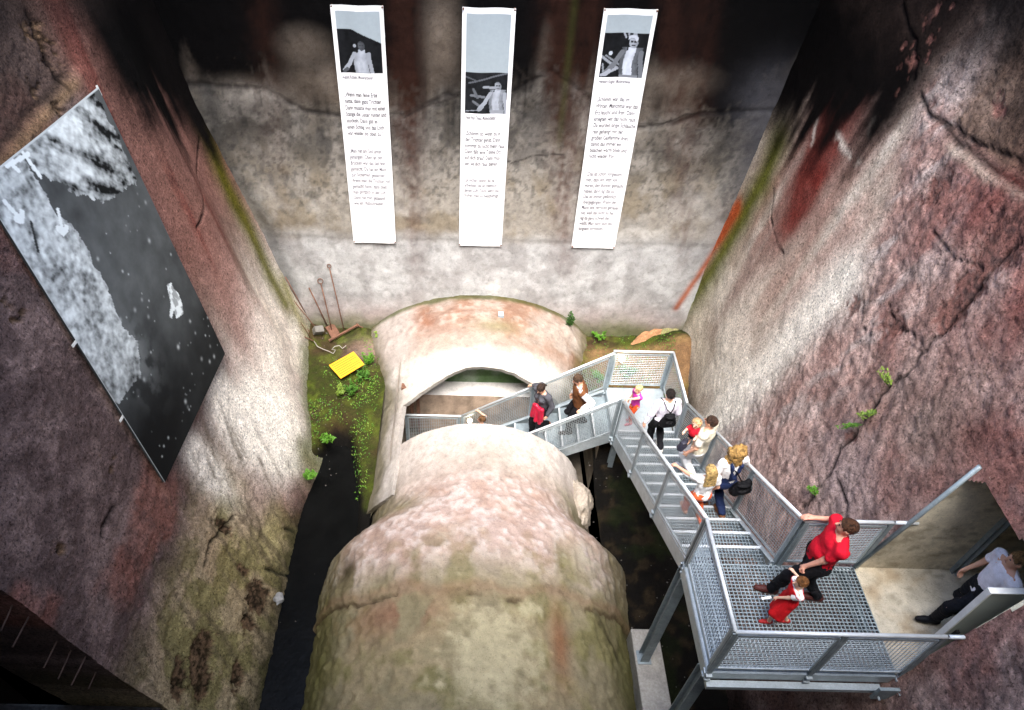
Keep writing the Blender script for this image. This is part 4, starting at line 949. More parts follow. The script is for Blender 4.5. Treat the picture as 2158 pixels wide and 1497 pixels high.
    # --- hair
    hcol, hk = hair; S = SDF()
    S.ell(hc+hd*.022*q-hf*.012*q, np.array([.086, .104, .100])*q, hax, .01)
    if hk in ('bob', 'long', 'wavy'):
        S.ell(hc-hd*.03*q-hf*.045*q, np.array([.088, .075, .11])*q, hax, .03*q)
    if hk == 'long':
        for o in (-.06, -.02, .02, .06): S.cone(hc-hf*.07*q+hr*o*q, hc-hf*.11*q-hd*.26*q+hr*o*1.3*q, .042*q, .03*q, .02*q)
    if hk == 'wavy':
        rg = np.random.default_rng(int(H*1000))
        for _ in range(34):
            a_ = rg.uniform(-2.4, 2.4); zz = rg.uniform(-.20, .07); rr = .088+.03*rg.random()
            S.ell(hc-hf*math.cos(a_)*rr*q*.95+hr*math.sin(a_)*rr*q+hd*zz*q, np.array([.036, .036, .045])*q, hax, .02*q)
    if hk == 'tail': S.cone(hc-hf*.10*q, hc-hf*.15*q-hd*.14*q, .03*q, .02*q, .02*q)
    S.hole(hc+hf*.085*q-hd*.055*q, np.array([.082, .085, .105])*q, hax)
    if hk in ('short', 'tail'): S.clip(hc-hd*.055*q, N(-hd+hf*.35))
    link('hair', wrinkle(S.mesh('hair', res*.7), .010*q, 40/q, 41, .3), hairm(hcol), root)
    # --- eyes and mouth
    for sg in (-1, 1):
        e = MB(); p = hc+hf*.086*q+hr*sg*.03*q+hd*.012*q
        e.tube([p-hr*.010*q, p+hr*.010*q], .007*q, 6); e.build('eye', EYE, root)
    p = hc+hf*.086*q-hd*.066*q; MB().tube([p-hr*.02*q, p+hr*.02*q], .006*q, 6).build('mouth', LIP, root)
    return dict(pel=pel, u=u, f=f, r=r, s=s, WR=WR, SH=SH, hc=hc, fu=fu, root=root, EL=EL, nb=nb)
EYE = mat('dark_eye', (.03, .02, .02), .3); LIP = mat('lips', (.35, .12, .1), .5)

def tread1(u, v):                               # pixel -> point on a tread of the upper flight
    for i in range(0, NR+1):
        z = ZP-rise*i; p = at(u, v, z=z); i0 = -9 if i == 0 else PY1+run*(i-1)-.01; i1 = PY1 if i == 0 else (99 if i == NR else PY1+run*i)
        if i0 <= p[1] <= i1+.03: return p
    return at(u, v, z=ZLD)
def on_tread1(x, y):
    i = min(max(int(math.floor((y-PY1)/run))+1, 0), NR); return np.array([x, y, ZP-rise*i])
def on_tread2(x, y):
    i = min(max(int(math.floor((X0-x)/run2))+1, 0), NR2); return np.array([x, y, ZLD-rise2*i])

# man in the red polo shirt and the small girl
hand_meet = at(1680, 1200, z=4.16)
P_man = person('man in red polo shirt and black trousers holding a small child by the hand', 1.78, (-1, .18), (at(1622, 1246, z=3.4), at(1716, 1262, z=3.4)), at(1785, 1100, z=5.0), lean=(-.08, 0), hands=(hand_meet, at(1706, 1090, z=4.52)), curls=(.9, .4), hpitch=-.05, hyaw=.25, bulk=1.22, hair=('#4a2e1c', 'short'), top=('tshirt', '#c8142a'), bottom=('trousers', '#121216'), shoes='#4a2420', skin='#d39a82')
P_kid = person('small child in red dress with white sleeves beside the man on the platform', 1.02, (-1, .05), (at(1618, 1312, z=3.4), at(1655, 1310, z=3.4)), at(1683, 1226, z=4.28), lean=(.02, 0), hands=(at(1622, 1260, z=3.86), hand_meet-np.array([.03, .0, .03])), curls=(.7, .8), hs=1.28, hair=('#7a4f28', 'short'), top=('short', '#eeeae6'), bottom=('dress', '#c0141c'), shoes='#a82a2a', skin='#dcae94')
P_r = person('person in white shirt and black trousers stepping out of the doorway', 1.72, (-1, .12), (at(1962, 1310, z=3.4), at(1962, 1310, z=3.4)+np.array([.42, .12, 0])), at(2150, 1192, z=5.0), lean=(-.02, 0), hair=('#8a6a44', 'short'), top=('tshirt', '#e9e6ee'), bottom=('trousers', '#14161c'), shoes='#101216', hyaw=.1)
# blonde woman in dungarees, girl with orange trousers
f1 = on_tread1(3.86, 5.98); f2 = on_tread1(3.98, 6.32)
P_bl = person('woman with wavy blond hair in navy dungarees and white t-shirt', 1.66, (-.25, 1), (f2-np.array([.16, 0, 0]), f1+np.array([.1, 0, 0])), None, lean=(.03, 0), hands=(None, (XS-.02, 6.55, 3.4)), girl=True, hair=('#a8834a', 'wavy'), top=('tshirt', '#efecea'), bottom=('overalls', '#1b2748'), shoes='#6a4326')
g1 = on_tread1(3.42, 6.05); g2 = on_tread1(3.55, 5.72)
P_or = person('girl with long blond hair, white top and orange trousers holding the left handrail', 1.34, (-.15, 1), (g1, g2), None, lean=(.05, 0), hands=(np.array([X0+.02, 6.35, 3.50]), None), curls=(.9, .5), hs=1.12, girl=True, hair=('#c4a468', 'long'), top=('short', '#f0eeec'), bottom=('trousers', '#d8643a'), shoes='#c88a6a')
# woman carrying a toddler
v1 = on_tread1(3.90, 7.05); v2 = on_tread1(4.0, 7.38)
P_ve = person('dark haired woman in cream hooded waistcoat and white trousers carrying a toddler', 1.68, (-.75, .66), (v2-np.array([.12, 0, 0]), v1), None, lean=(-.05, 0), hands=(None, None), girl=True, hair=('#3c281c', 'short'), top=('tshirt', '#ece8dc'), bottom=('trousers', '#e4e4e6'), shoes='#cfcfcf', extra=('vest', '#cfc9b4'))
# woman in white blouse with backpack
w1 = on_tread1(3.55, 8.1); w2 = on_tread1(3.72, 8.42)
P_wh = person('dark haired woman in white blouse wearing a small black backpack', 1.66, (-.12, 1), (w2-np.array([.18, 0, 0]), w1+np.array([.1, 0, 0])), None, lean=(.02, 0), hands=(at(1352, 900, z=1.98), None), girl=True, hair=('#1a110c', 'short'), top=('long', '#ebe6f2'), bottom=('trousers', '#17171b'), shoes='#c9c4be')
# little girl in pink
k1 = at(1328, 890, z=ZLD)
P_pk = person('little blond girl in pink shirt and orange leggings at the landing rail', 1.06, (-1, -.35), (k1+np.array([-.02, -.06, 0]), k1+np.array([.03, .07, 0])), None, lean=(.05, 0), hands=((X0+.03, FY0+.02, ZLD+RH*.93), None), curls=(.9, .5), hs=1.28, girl=True, hair=('#e6c98c', 'short'), top=('short', '#c43a9a'), bottom=('leggings', '#e0562a'), shoes='#b04a5a', skin='#e2b49a')
# man in brown waistcoat
b1 = on_tread2(2.50, 9.52); b2 = on_tread2(2.20, 9.36)
P_br = person('man in brown leather waistcoat and white shirt going down the lower flight', 1.74, (-1, -.1), (b2, b1), None, lean=(.14, 0), hands=((2.30, FY0+.02, on_tread2(2.3, 9)[2]+1.15), None), curls=(.9, .5), hpitch=.35, bulk=1.1, hair=('#4a3626', 'short'), top=('long', '#e6e4e8'), bottom=('trousers', '#17161a'), shoes='#241a14', extra=('vest', '#6a4226'))
# woman in dark patterned top
d1 = on_tread2(1.80, 9.72); d2 = on_tread2(1.48, 9.60)
P_dk = person('woman in grey patterned top and black trousers leaning on the far handrail', 1.66, (-.75, -.65), (d1, d2), None, lean=(.12, 0), hands=(None, (1.42, FY1-.02, .98)), curls=(.5, .6), hpitch=.45, girl=True, hair=('#2e1f16', 'tail'), top=('long', '#4a4a50'), bottom=('trousers', '#101014'), shoes='#8a4a2a')
# child far down the stairs
c1 = on_tread2(.52, 9.75); c2 = on_tread2(.30, 9.6)
P_ch = person('child with brown hair low on the stairs, one hand up on the rail', 1.22, (-1, .1), (c2, c1), None, hands=(None, (.33, FY1-.02, .12)), curls=(.5, .9), hs=1.18, hair=('#6a4a2c', 'short'), top=('tshirt', '#7c8a94'), bottom=('trousers', '#2a3346'), shoes='#333333')
# toddler on the woman's arm
ar = P_ve; tc_ = ar['pel']+ar['u']*.36+ar['f']*.17-ar['r']*.08
tod = empty('person', tuple(tc_)); tag(tod, 'toddler in red top held in the arms of the woman in the cream waistcoat', 'person', 'visitors on the steel staircase')
S = SDF(); axx = np.stack([ar['r'], ar['f'], np.array([0, 0, 1.])]); f_, r_ = ar['f'], ar['r']; Zv = np.array([0, 0, 1.])
tdir = N(-r_*.8+f_*.25+Zv*.45)
S.ell(tc_, [.075, .07, .10], axx, .03); S.cone(tc_-Zv*.02, tc_-tdir*.15, .075, .07, .03); hcT = tc_+tdir*.0+Zv*.19+f_*.01
S.cone(tc_+Zv*.08, hcT, .035, .035, .02); S.ell(hcT, [.07, .078, .08], axx, .02); S.cone(hcT-r_*.075, hcT-r_*.088-Zv*.015, .009, .011, .008)
for sg in (-1, 1):
    kn = tc_-tdir*.13+f_*.10*sg*.5-r_*.12-Zv*.06; S.cone(tc_-tdir*.13+f_*.05*sg, kn, .045, .036, .02); S.cone(kn, kn-Zv*.14-r_*.02, .034, .026, .015); S.cone(kn-Zv*.14-r_*.02, kn-Zv*.15-r_*.09, .024, .02, .01)
    el = tc_+Zv*.03+f_*.10*sg-r_*.06; S.cone(tc_+Zv*.07+f_*.06*sg, el, .028, .024, .015); wv = el-r_*.10+Zv*.03; S.cone(el, wv, .023, .017, .01); hand(S, wv, -r_, -Zv, .5, .6, sg)
link('body', S.mesh('body', .0085), skinm('#e2b49a'), tod)
S = SDF(); S.ell(tc_, [.075, .07, .10], axx, .03); S.cone(tc_-Zv*.02, tc_-tdir*.10, .072, .07, .03)
for sg in (-1, 1): S.cone(tc_+Zv*.07+f_*.06*sg, tc_+Zv*.04+f_*.09*sg-r_*.05, .03, .028, .015)
link('shirt', S.grow(.009).mesh('shirt', .0085), cloth('#b81a2a'), tod)
S = SDF(); S.cone(tc_-tdir*.09, tc_-tdir*.15, .075, .07, .03)
for sg in (-1, 1): S.cone(tc_-tdir*.13+f_*.05*sg, tc_-tdir*.13+f_*.10*sg*.5-r_*.12-Zv*.06, .047, .04, .02)
link('trousers', S.grow(.009).mesh('trousers', .0085), cloth('#1b1b26'), tod)
S = SDF(); S.ell(hcT+Zv*.012+r_*.008, [.078, .084, .082], axx, .01); S.hole(hcT-r_*.075-Zv*.03, [.06, .075, .075], axx); link('hair', S.mesh('hair', .007), hairm('#c9a274'), tod)
for sg in (-1, 1):
    p = hcT-r_*.066+f_*sg*.028+Zv*.008; MB().tube([p-f_*.008, p+f_*.008], .006, 6).build('eye', EYE, tod)

# things the visitors carry
M_BLK = mat('black_nylon', (.004, .004, .005), .65, noise=[(12., .3, 5)], bump=.5, bscale=14, spec=.15)
def bag(name, label, cat, c, fwd, size, straps, m):
    e = empty(name, tuple(c)); tag(e, label, cat); f = N([fwd[0], fwd[1], 0]); r = np.array([f[1], -f[0], 0]); a = np.stack([r, f, np.array([0, 0, 1.])])
    S = SDF(); c = np.array(c, float); w_, d_, h_ = size
    for sx in (-.55, 0, .55):
        S.cone(c+r*w_*sx*.8+a[2]*h_*.55, c+r*w_*sx*1.1-a[2]*h_*.75, d_*.55, d_*.95, .03)
    S.cone(c-r*w_*.6-a[2]*h_*.9, c+r*w_*.6-a[2]*h_*.95, d_*.8, d_*.75, .03); S.ell(c-a[2]*h_*.35-f*d_*.95, [w_*.6, d_*.4, h_*.4], a, .02)
    link('bag_body', wrinkle(S.mesh('bag_body', .010), .022, 12, 77), m, e)
    FL_ = SDF(); FL_.ell(c+a[2]*h_*.55-f*d_*.35, [w_*.75, d_*.8, h_*.22], a, .02); link('flap', FL_.mesh('flap', .010), m, e)
    for pts in straps: MB().tube(pts, .010, 6).build('strap', m, e, True)
    return e
p = P_wh; up = p['u']; c = p['pel']+up*.24-p['fu']*.19; nbk = p['pel']+up*.52
bag('backpack', 'small black backpack on the back of the woman in white', 'backpack', c, p['f'], (.125, .075, .15),
    [[c+up*.15, p['pel']+up*.44-p['fu']*.135+p['r']*sg*.06, p['pel']+up*.535-p['fu']*.055+p['r']*sg*.10, p['pel']+up*.50+p['fu']*.09+p['r']*sg*.11] for sg in (-1, 1)], M_BLK)
p = P_bl; up = p['u']; c = p['pel']+up*.10-p['fu']*.20+p['r']*.14
bag('shoulder_bag', 'black slouchy shoulder bag hanging behind the woman in dungarees', 'bag', c, p['f'], (.16, .08, .13),
    [[c+up*.12-p['r']*.05, p['pel']+up*.35-p['fu']*.14+p['r']*.02, p['SH'][-1]+up*.07, p['SH'][-1]+p['fu']*.09-up*.03]], M_BLK)
p = P_ve; up = p['u']; c = p['pel']+up*.13+p['f']*.22-p['r']*.22
bag('shoulder_bag', 'dark hip bag in front of the woman carrying the toddler', 'bag', c, p['f'], (.11, .06, .09),
    [[c+up*.08, p['pel']+up*.2+p['f']*.13-p['r']*.08, p['pel']+up*.17+p['r']*.17]], mat('dark_navy_nylon', (.02, .02, .035), .5))
# red jacket over the arm of the woman on the lower flight
p = P_dk; S = SDF(); c = p['pel']+p['f']*.17-p['r']*.02
rg = np.random.default_rng(3)
for i in range(9):
    o = p['r']*rg.uniform(-.12, .12); a_ = c+o+Zv*rg.uniform(.06, .14); b_ = c+o*1.15-Zv*rg.uniform(.14, .30)+p['f']*rg.uniform(-.02, .05); S.cone(a_, b_, .045, .04, .02)
jk = link('red_jacket', S.mesh('red_jacket', .010), mat('shiny_red_fabric', (.5, .01, .04), .35, noise=[(8., .25, 5)], bump=.5, bscale=14)); tag(jk, 'crumpled shiny red jacket held in front of the woman in the grey top', 'jacket')
# paper in the child's hand
w_ = P_kid['WR'][-1]+P_kid['f']*.10
o = MB().bar(w_-P_kid['f']*.02, w_+P_kid['f']*.10-P_kid['r']*.03, .03, .006).build('folded_leaflet', mat('white_paper', (.75, .75, .73), .7)); tag(o, 'folded white paper in the hand of the child in red', 'leaflet')
# ================================================================== large black and white photo print on the left wall
BL = np.array([-4.32, 5.80, 3.42]); BR = np.array([-4.27, 8.68, 3.15]); TR = np.array([-5.16, 9.31, 7.62])
BL[0] += .08; BR[0] += .10; TR[0] += .10
E1 = BR-BL; E2 = TR-BR; PN = N(np.cross(E1, E2)); PN = PN if PN[0] > 0 else -PN
def pst(u, v):                                  # pixel -> print coordinates (s, t)
    r = ray(u, v); o = np.array([0, 0, CAMZ]); t = ((BL-o)@PN)/(r@PN); d = o+r*t-BL
    return tuple(np.linalg.lstsq(np.stack([E1, E2], 1), d, rcond=None)[0])
nu, nv = 190, 290
S_, T_ = np.meshgrid(np.linspace(0, 1, nu), np.linspace(0, 1, nv), indexing='ij'); A_, B_ = S_*2.9, T_*4.6
def pp(*q): return [(lambda w: (w[0]*2.9, w[1]*4.6))(pst(*p)) for p in q]
def inpoly(a, b, poly):
    ins = np.zeros(np.shape(a), bool); n = len(poly)
    for i in range(n):
        (x0, y0), (x1, y1) = poly[i], poly[(i+1) % n]
        cnd = ((y0 > b) != (y1 > b)) & (a < (x1-x0)*(b-y0)/(y1-y0+1e-12)+x0); ins ^= cnd
    return ins
n1 = fbm(A_*1.6, B_*1.6, 0, 6, 201); n2 = fbm(A_*5, B_*5, 0, 5, 202); n3 = fbm(A_*14, B_*14, 0, 4, 203); ns = fbm((A_-.5*B_)*2, (B_+.3*A_)*6, 0, 5, 204)
g = np.full(A_.shape, .085)+.05*(n2-.5)+.05*(n1-.5)
wa, wb_ = A_+.16*(n2-.5)+.08*(n3-.5), B_+.16*(n1-.5)+.08*(n3-.5)
light_low = inpoly(wa, wb_, pp((-60, 330), (45, 330), (85, 385), (110, 440), (165, 490), (200, 560), (230, 610), (255, 680), (290, 720), (300, 790), (250, 850), (150, 780), (60, 660), (-80, 560)))
light_up = inpoly(wa, wb_, pp((-40, 340), (190, 175), (250, 290), (290, 390), (215, 425), (150, 405), (90, 375), (45, 330)))
g = np.where(light_low, .44+.35*(n1-.5)+.5*(n2-.5)+.8*(n3-.5), g); g = np.where(light_up, .30+1.5*(fbm((A_-1.1*B_)*1.0, (B_+.9*A_)*4.5, 0, 6, 207)-.5)+.6*(n3-.5), g)
dk = ss(2.4, .4, B_+.5*(n1-.5)); g = g*(1-.75*dk)
c0 = pp((330, 950))[0]; g = g*(1-.85*np.exp(-(((A_-c0[0])/1.0)**2+((B_-c0[1])/.7)**2)))
c0 = pp((290, 760))[0]; g += .10*np.exp(-(((A_-c0[0])/.35)**2+((B_-c0[1])/.5)**2))*ss(.35, .6, n2)
rq = np.random.default_rng(5)
for _ in range(190):
    ca, cb = rq.uniform(.2, 2.9), rq.uniform(.2, 3.6)
    if rq.random() > 2.2*float(fbm(np.array(ca*1.5), np.array(cb*1.5), 0, 3, 206))-.55: continue
    r0 = .010+.022*rq.random()**3; g = g+rq.uniform(.1, .5)*np.exp(-(((A_-ca)/r0)**2+((B_-cb)/r0)**2))*(~light_low)*(~light_up)
for pl in (((10, 425), (45, 465)), ((122, 443), (133, 492)), ((3, 558), (52, 570)), ((40, 310), (85, 372)), ((12, 335), (40, 360)), ((15, 350), (60, 325))):
    g = np.where(segd(A_, B_, pp(*pl)) < .028, .9, g)
for pl in (((45, 465), (34, 462)), ((45, 465), (46, 448)), ((133, 492), (122, 482)), ((133, 492), (140, 480)), ((52, 570), (38, 574)), ((52, 570), (42, 560))): g = np.where(segd(A_, B_, pp(*pl)) < .04, .9, g)
fig = inpoly(A_, B_, pp((352, 600), (362, 596), (366, 608), (376, 618), (384, 640), (386, 662), (372, 672), (366, 655), (362, 672), (357, 668), (360, 640), (355, 618)))
g = np.where(fig, .85-.5*ss(.45, .6, n3), g)
g = np.where(segd(A_, B_, pp((65, 470), (75, 510), (80, 530))) < .02, .03, g)
g = np.clip(g*.9, .008, .72); brd = (S_ < .005) | (T_ > .996); g = np.where(brd, .5, g)
colp = np.stack([g*.93, g*1.0, g*.97], -1)
Pp = BL+S_[..., None]*E1+T_[..., None]*E2+PN*(.006*np.sin(A_*3.1)*np.sin(B_*2.2))[..., None]
poster = empty('photo_print', tuple(BL+.5*E1)); tag(poster, 'huge black and white photograph print of a rocky pit mounted on the left wall', 'photo print')
link('print_sheet', gridmesh('print_sheet', Pp, colp, flip=True), M_PRINT, poster)
Pb = Pp[::12, ::12]-PN*.03; link('backing_board', gridmesh('backing_board', Pb, np.full(Pb.shape, .05)), M_PRINT, poster)
for s_, t_ in ((.0, .28), (1.0, .985), (.0, .55)):
    p = BL+s_*E1+t_*E2; d = -N(E1) if s_ < .5 else N(E2)
    MB().bar(p-d*.05-PN*.012, p+d*.09-PN*.012, .035, .012, PN).build('bracket', mat('white_bracket', (.6, .6, .56), .5) if 'white_bracket' not in bpy.data.materials else bpy.data.materials['white_bracket'], poster)

# ================================================================== three cloth banners with photographs and printed quotations
M_INK = mat('printing_ink', (.035, .033, .04), .7); M_INK2 = mat('overexposed_ink', (.10, .095, .11), .7)  # second ink is paler: overexposure of the print put into its colour
def text_mesh(body, name):
    cu = bpy.data.curves.new(name, 'FONT'); cu.body = body; cu.size = 1; cu.resolution_u = 2; cu.space_line = 1.05; cu.offset = .012
    o = bpy.data.objects.new(name, cu); COL.objects.link(o); dg = bpy.context.evaluated_depsgraph_get(); dg.update()
    me = bpy.data.meshes.new_from_object(o.evaluated_get(dg)); bpy.data.objects.remove(o); bpy.data.curves.remove(cu); me.name = name; return me
def banner(x0, x1, zt, zb, label, pic, caption, capz, paras, fseed):
    W_, H_ = x1-x0, zt-zb; nu, nv = 84, 420
    U, V = np.meshgrid(np.linspace(0, 1, nu), np.linspace(0, 1, nv), indexing='ij'); X = x0+W_*U; Z = zb+H_*V
    Y = YB(X, Z)-.065-.022*np.sin(U*9+fseed+2*V)*(.3+V*.6)*.8-.012*np.sin(V*7+fseed)-.006*fbm(U*4, V*16, fseed, 3, 3)
    c = np.full(X.shape+(3,), .78); n = fbm(U*6, V*1.2, fseed, 4, 210+int(fseed)); c *= (1-.10*ss(.5, .7, n))[..., None]
    c = mixc(c, (.5, .48, .46), ss(.62, .7, fbm(U*9, V*3, fseed, 4, 220))*.35)
    pz1, pz0 = pic[0], pic[1]; mg = .075; inx = (U > mg) & (U < 1-mg)
    sky_ = inx & (Z > pz0) & (Z < zt-.10); c[sky_] = np.array([.27, .315, .335])
    q = np.clip((Z-pz0)/(pz1-pz0), -1, 2); p_ = (U-mg)/(1-2*mg)
    ph = inx & (Z > pz0) & (Z < pz1)
    gcol = pic[2](p_, q)                        # grey picture, NaN where the print sky shows
    m_ = ph & ~np.isnan(gcol); gv = np.where(np.isnan(gcol), 0, gcol)
    c[m_] = (.75*gv[..., None]*np.array([.92, 1.0, 1.12]))[m_]
    e = empty('banner', ((x0+x1)/2, float(YB(0, zb)), zb)); tag(e, label, 'banner', 'quotation banners on the back wall')
    link('cloth', gridmesh('cloth', np.stack([X, Y, Z], -1), c), M_PRINT, e)
    for (u_, v_) in ((.02, .995), (.98, .995), (.02, .006), (.98, .006)):
        x, z = x0+W_*u_, zb+H_*v_; MB().tube([(x, float(YB(x, z))-.085, z), (x, float(YB(x, z))+.02, z)], .016, 8).build('eyelet', M_RUST, e)
    for k, (body, z1, z0, wfrac, m) in enumerate([(caption, capz[0], capz[1], .62, M_INK2)]+paras):
        me = text_mesh(body, 'lettering'); n = len(me.vertices); co = np.empty(n*3, np.float32); me.vertices.foreach_get('co', co); co = co.reshape(-1, 3)
        lo, hi = co.min(0), co.max(0); xx = x0+W_*.10+(co[:, 0]-lo[0])/(hi[0]-lo[0])*W_*wfrac; zz = z0+(co[:, 1]-lo[1])/(hi[1]-lo[1])*(z1-z0)
        uu = (xx-x0)/W_; vv = (zz-zb)/H_
        yy = YB(xx, zz)-.065-.022*np.sin(uu*9+fseed+2*vv)*(.3+vv*.6)*.8-.012*np.sin(vv*7+fseed)-.006*fbm(uu*4, vv*16, fseed, 3, 3)-.007
        me.vertices.foreach_set('co', np.stack([xx, yy, zz], -1).astype(np.float32).ravel()); me.update()
        o = link('lettering', me, m, e); o['kind'] = 'stuff'
def figure(p, q, cx, top, sc_, skin, shirt, legs, jacket=None, arm=-1):
    """grey standing man: returns picture values or -1"""
    g = np.full(p.shape, -1.)
    a, b = (p-cx)/sc_, (q-top)/sc_
    a = a+.03*np.sin(b*6)
    body = (np.abs(a) < .30-.10*np.clip(-.32-b, 0, .1)*3) & (b < -.30) & (b > -1.15+.03*np.cos(a*8)); g = np.where(body, shirt*(1-.5*np.clip(np.abs(a)/.3, 0, 1)**2)*(.75+.5*fbm(a*9, b*5, 0, 3, 310)), g); g = np.where(body & (b > -.36-.25*np.abs(a)+.0) & (np.abs(a) > .12), -1., g)
    if jacket is not None: g = np.where(body & (np.abs(a+.03) > .13), jacket*(1-.5*np.abs(a)/.3)*(.6+.8*fbm(a*12, b*7, 0, 3, 311)), g)
    g = np.where((np.abs(a) < .27) & (b <= -1.12), legs, g)
    ar = segd(a, b, [(arm*.27, -.45), (arm*.42, -.80), (arm*.68, -1.08)]); g = np.where(ar < .075, jacket if jacket is not None else shirt*.8, g); g = np.where(segd(a, b, [(arm*.55, -1.0), (arm*.70, -1.1)]) < .06, skin, g)
    ar = segd(a, b, [(-arm*.27, -.45), (-arm*.36, -.85), (-arm*.36, -1.3)]); g = np.where(ar < .07, (jacket if jacket is not None else shirt*.7), g)
    hd = (a/.125)**2+((b+.16)/.17)**2 < 1; g = np.where(hd, skin*(1-.3*ss(-.05, .1, a)), g)
    g = np.where(hd & ((b > -.06)), skin*.6, g); g = np.where(hd & (np.abs(b+.14) < .02) & (np.abs(np.abs(a)-.05) < .035), .03, g); g = np.where(hd & (np.abs(b+.25) < .015) & (np.abs(a) < .05), .05, g)
    return g
def pic1(p, q):
    g = .004+.012*fbm(p*9, q*9, 0, 4, 300); rl = np.where(p < .34, .97, .97-.30*(p-.34)/.66-.0*p)
    g = np.where(q > rl, np.nan, g); f_ = figure(p, q, .52, .72, .62, .09, .45, .25); g = np.where(f_ >= 0, f_, g)
    return np.where((p-.38)**2+((q-.62)*.9)**2 < .0012, .35, g)
def pic2(p, q):
    g = .005+.02*fbm(p*9, q*9, 0, 4, 301)
    for pl, w_, v_ in ((((.1, .75), (1., 1.0)), .02, .12), (((.0, .9), (.3, .8)), .015, .1), (((.15, .45), (.45, .42)), .03, .16), (((.2, .3), (.35, .2)), .03, .14), (((.45, .66), (.75, .64)), .03, .3), (((0, .05), (.4, .1)), .012, .25), (((.2, .6), (.3, .4)), .03, .12)): g = np.where(segd(p, q, pl) < w_, v_, g)
    f_ = figure(p, q, .76, .78, .62, .30, .42, .3, .34); return np.where(f_ >= 0, f_, g)
def pic3(p, q):
    g = .004+.012*fbm(p*9, q*9, 0, 4, 302)
    for pl, w_, v_ in ((((.0, .48), (.4, .2)), .03, .3), (((.1, .5), (.45, .27)), .02, .22), (((.05, .05), (.35, .18)), .035, .35), (((.05, .3), (.1, .05)), .02, .25), (((.45, .98), (.5, .9)), .02, .35), (((.55, .98), (.58, .88)), .02, .3), (((.68, 1.), (.7, .92)), .04, .3)): g = np.where(segd(p, q, pl) < w_, v_, g)
    g = np.where((p-.2)**2+((q-.55)*.8)**2 < .0016, .55, g)
    f_ = figure(p, q, .66, .92, .78, .38, .6, .2, .16); g = np.where(f_ >= 0, f_, g)
    hr_ = (((p-.66)/.11)**2+((q-.88)/.08)**2 < 1) & (((p-.64)/.085)**2+((q-.80)/.10)**2 > 1); return np.where(hr_, .55, g)
zr = lambda u, v: float(hit(gB, u, v)[2])
banner(-2.52, -1.58, zr(752, 8), zr(790, 508), 'white banner hanging left of the other two, photo of a man in a white shirt', (zr(760, 56), zr(770, 152), pic1),
       'August Kölsen, Möllerarbeiter', (zr(770, 156), zr(770, 166)),
       [('„Wenn man feine Erze\nhatte, dann gabs Trichter.\nDann musste man mit einer\nStange die Leiter runter und\nstockeln. Dann gab es\neinen Schlag und das Loch\nwar wieder bis oben zu.“', zr(770, 192), zr(780, 283), .84, M_INK),
        ('„Man hat am Seil unten\ngehangen. Oben an den\nBrücken war das Seil fest\ngemacht. Da hat ein Mann\nzur Sicherheit gestanden.\nWenn man die Trichter voll\ngemacht hatte, dann blieb\nman plötzlich in der Luft.\nDann hat man gezappelt\nwie ein Hubschrauber.“', zr(780, 311), zr(785, 428), .84, M_INK2)], 1.)
banner(-.18, .77, zr(1030, 14), zr(1015, 515), 'white banner hanging in the middle above the vault, photo low on a grey field', (zr(1025, 150), zr(1025, 236), pic2),
       'Peter Paul Thiess, Möllerarbeiter', (zr(1020, 240), zr(1020, 250)),
       [('„Schlimm ist, wenn du in\nder Trichter gehst. Dann\nkommst du nicht mehr raus.\nDann fällt eine Tonne Erz\nauf dich drauf. Dann müs-\nsen sie dich raus ziehen.“', zr(1020, 273), zr(1020, 346), .84, M_INK),
        ('„Ja sicher, wenn du da\narbeitest, da ist ziemlich\nganze Luft. Dann wird die\nfrüher man so beschäftigt.“', zr(1018, 373), zr(1018, 415), .80, M_INK2)], 3.)
banner(2.32, 3.28, zr(1328, 16), zr(1250, 520), 'white banner hanging rightmost, photo of a grey haired man in a jacket', (zr(1320, 67), zr(1305, 160), pic3),
       'Heribert Kogler, Möllerarbeiter', (zr(1295, 165), zr(1295, 175)),
       [('„Schlimm war das im\nWinter. Manchmal war das\nErz feucht und fror. Dann\nkriegten wir das nicht raus.\nDa wurden lange Schläuche\nrein gehängt mit der\ngroßen Gasflamme dran,\ndamit das immer ein\nbisschen warm blieb und\nnicht wieder fror.“', zr(1295, 201), zr(1280, 329), .86, M_INK),
        ('„Das ist schon vorgekom-\nmen, dass wir jetzt voll\nwaren, den Bunker gemacht\nhaben, dann lag das so.\nDas ist immer gefährlich\nübergegangen. Wenn der\nMann wie verrückt gerissen\nhat, weil das nicht so fiel,\nlag da ganz schnell der\nweißt. Man kann sich das\nlangsam vorstellen.“', zr(1275, 358), zr(1255, 484), .84, M_INK2)], 5.)

# ================================================================== rusty hand tools leaning in the left corner
GX = lambda x, y: float(GZ(np.array(x), np.array(y)))
def wall_pt(u, v, off=.05): p = hit(gB, u, v); p[1] -= off; return p
def ground_pt(u, v):
    p = at(u, v, z=.2)
    for _ in range(8): p = at(u, v, z=GX(p[0], p[1])+.04)
    return p
def ring(c, r, d, wr=.011):
    d = N(d); a = N(np.cross(d, (0, 1, 0.2))); return [c+d*r*math.cos(t)+a*r*math.sin(t) for t in np.linspace(0, 2*math.pi, 14)[:-1]]
def rod(top, bot, lab, ringr=0, r=.013, blade=None, name='poker_rod', cat='tool'):
    e = empty(name, tuple(bot)); tag(e, lab, cat, 'rusty tools in the left corner'); d = N(top-bot)
    b = MB().tube([bot, bot+(top-bot)*.5+np.array([.004, 0, .004]), top], r, 7); b.build('shaft', M_RUST, e, True)
    if ringr: MB().tube(ring(top+d*ringr, ringr, d), .010, 6, closed=True).build('ring_handle', M_RUST, e, True)
    return e, d
rod(wall_pt(695, 562), ground_pt(726, 702), 'longest rusty poker with a small ring on top, leaning on the back wall', .045)
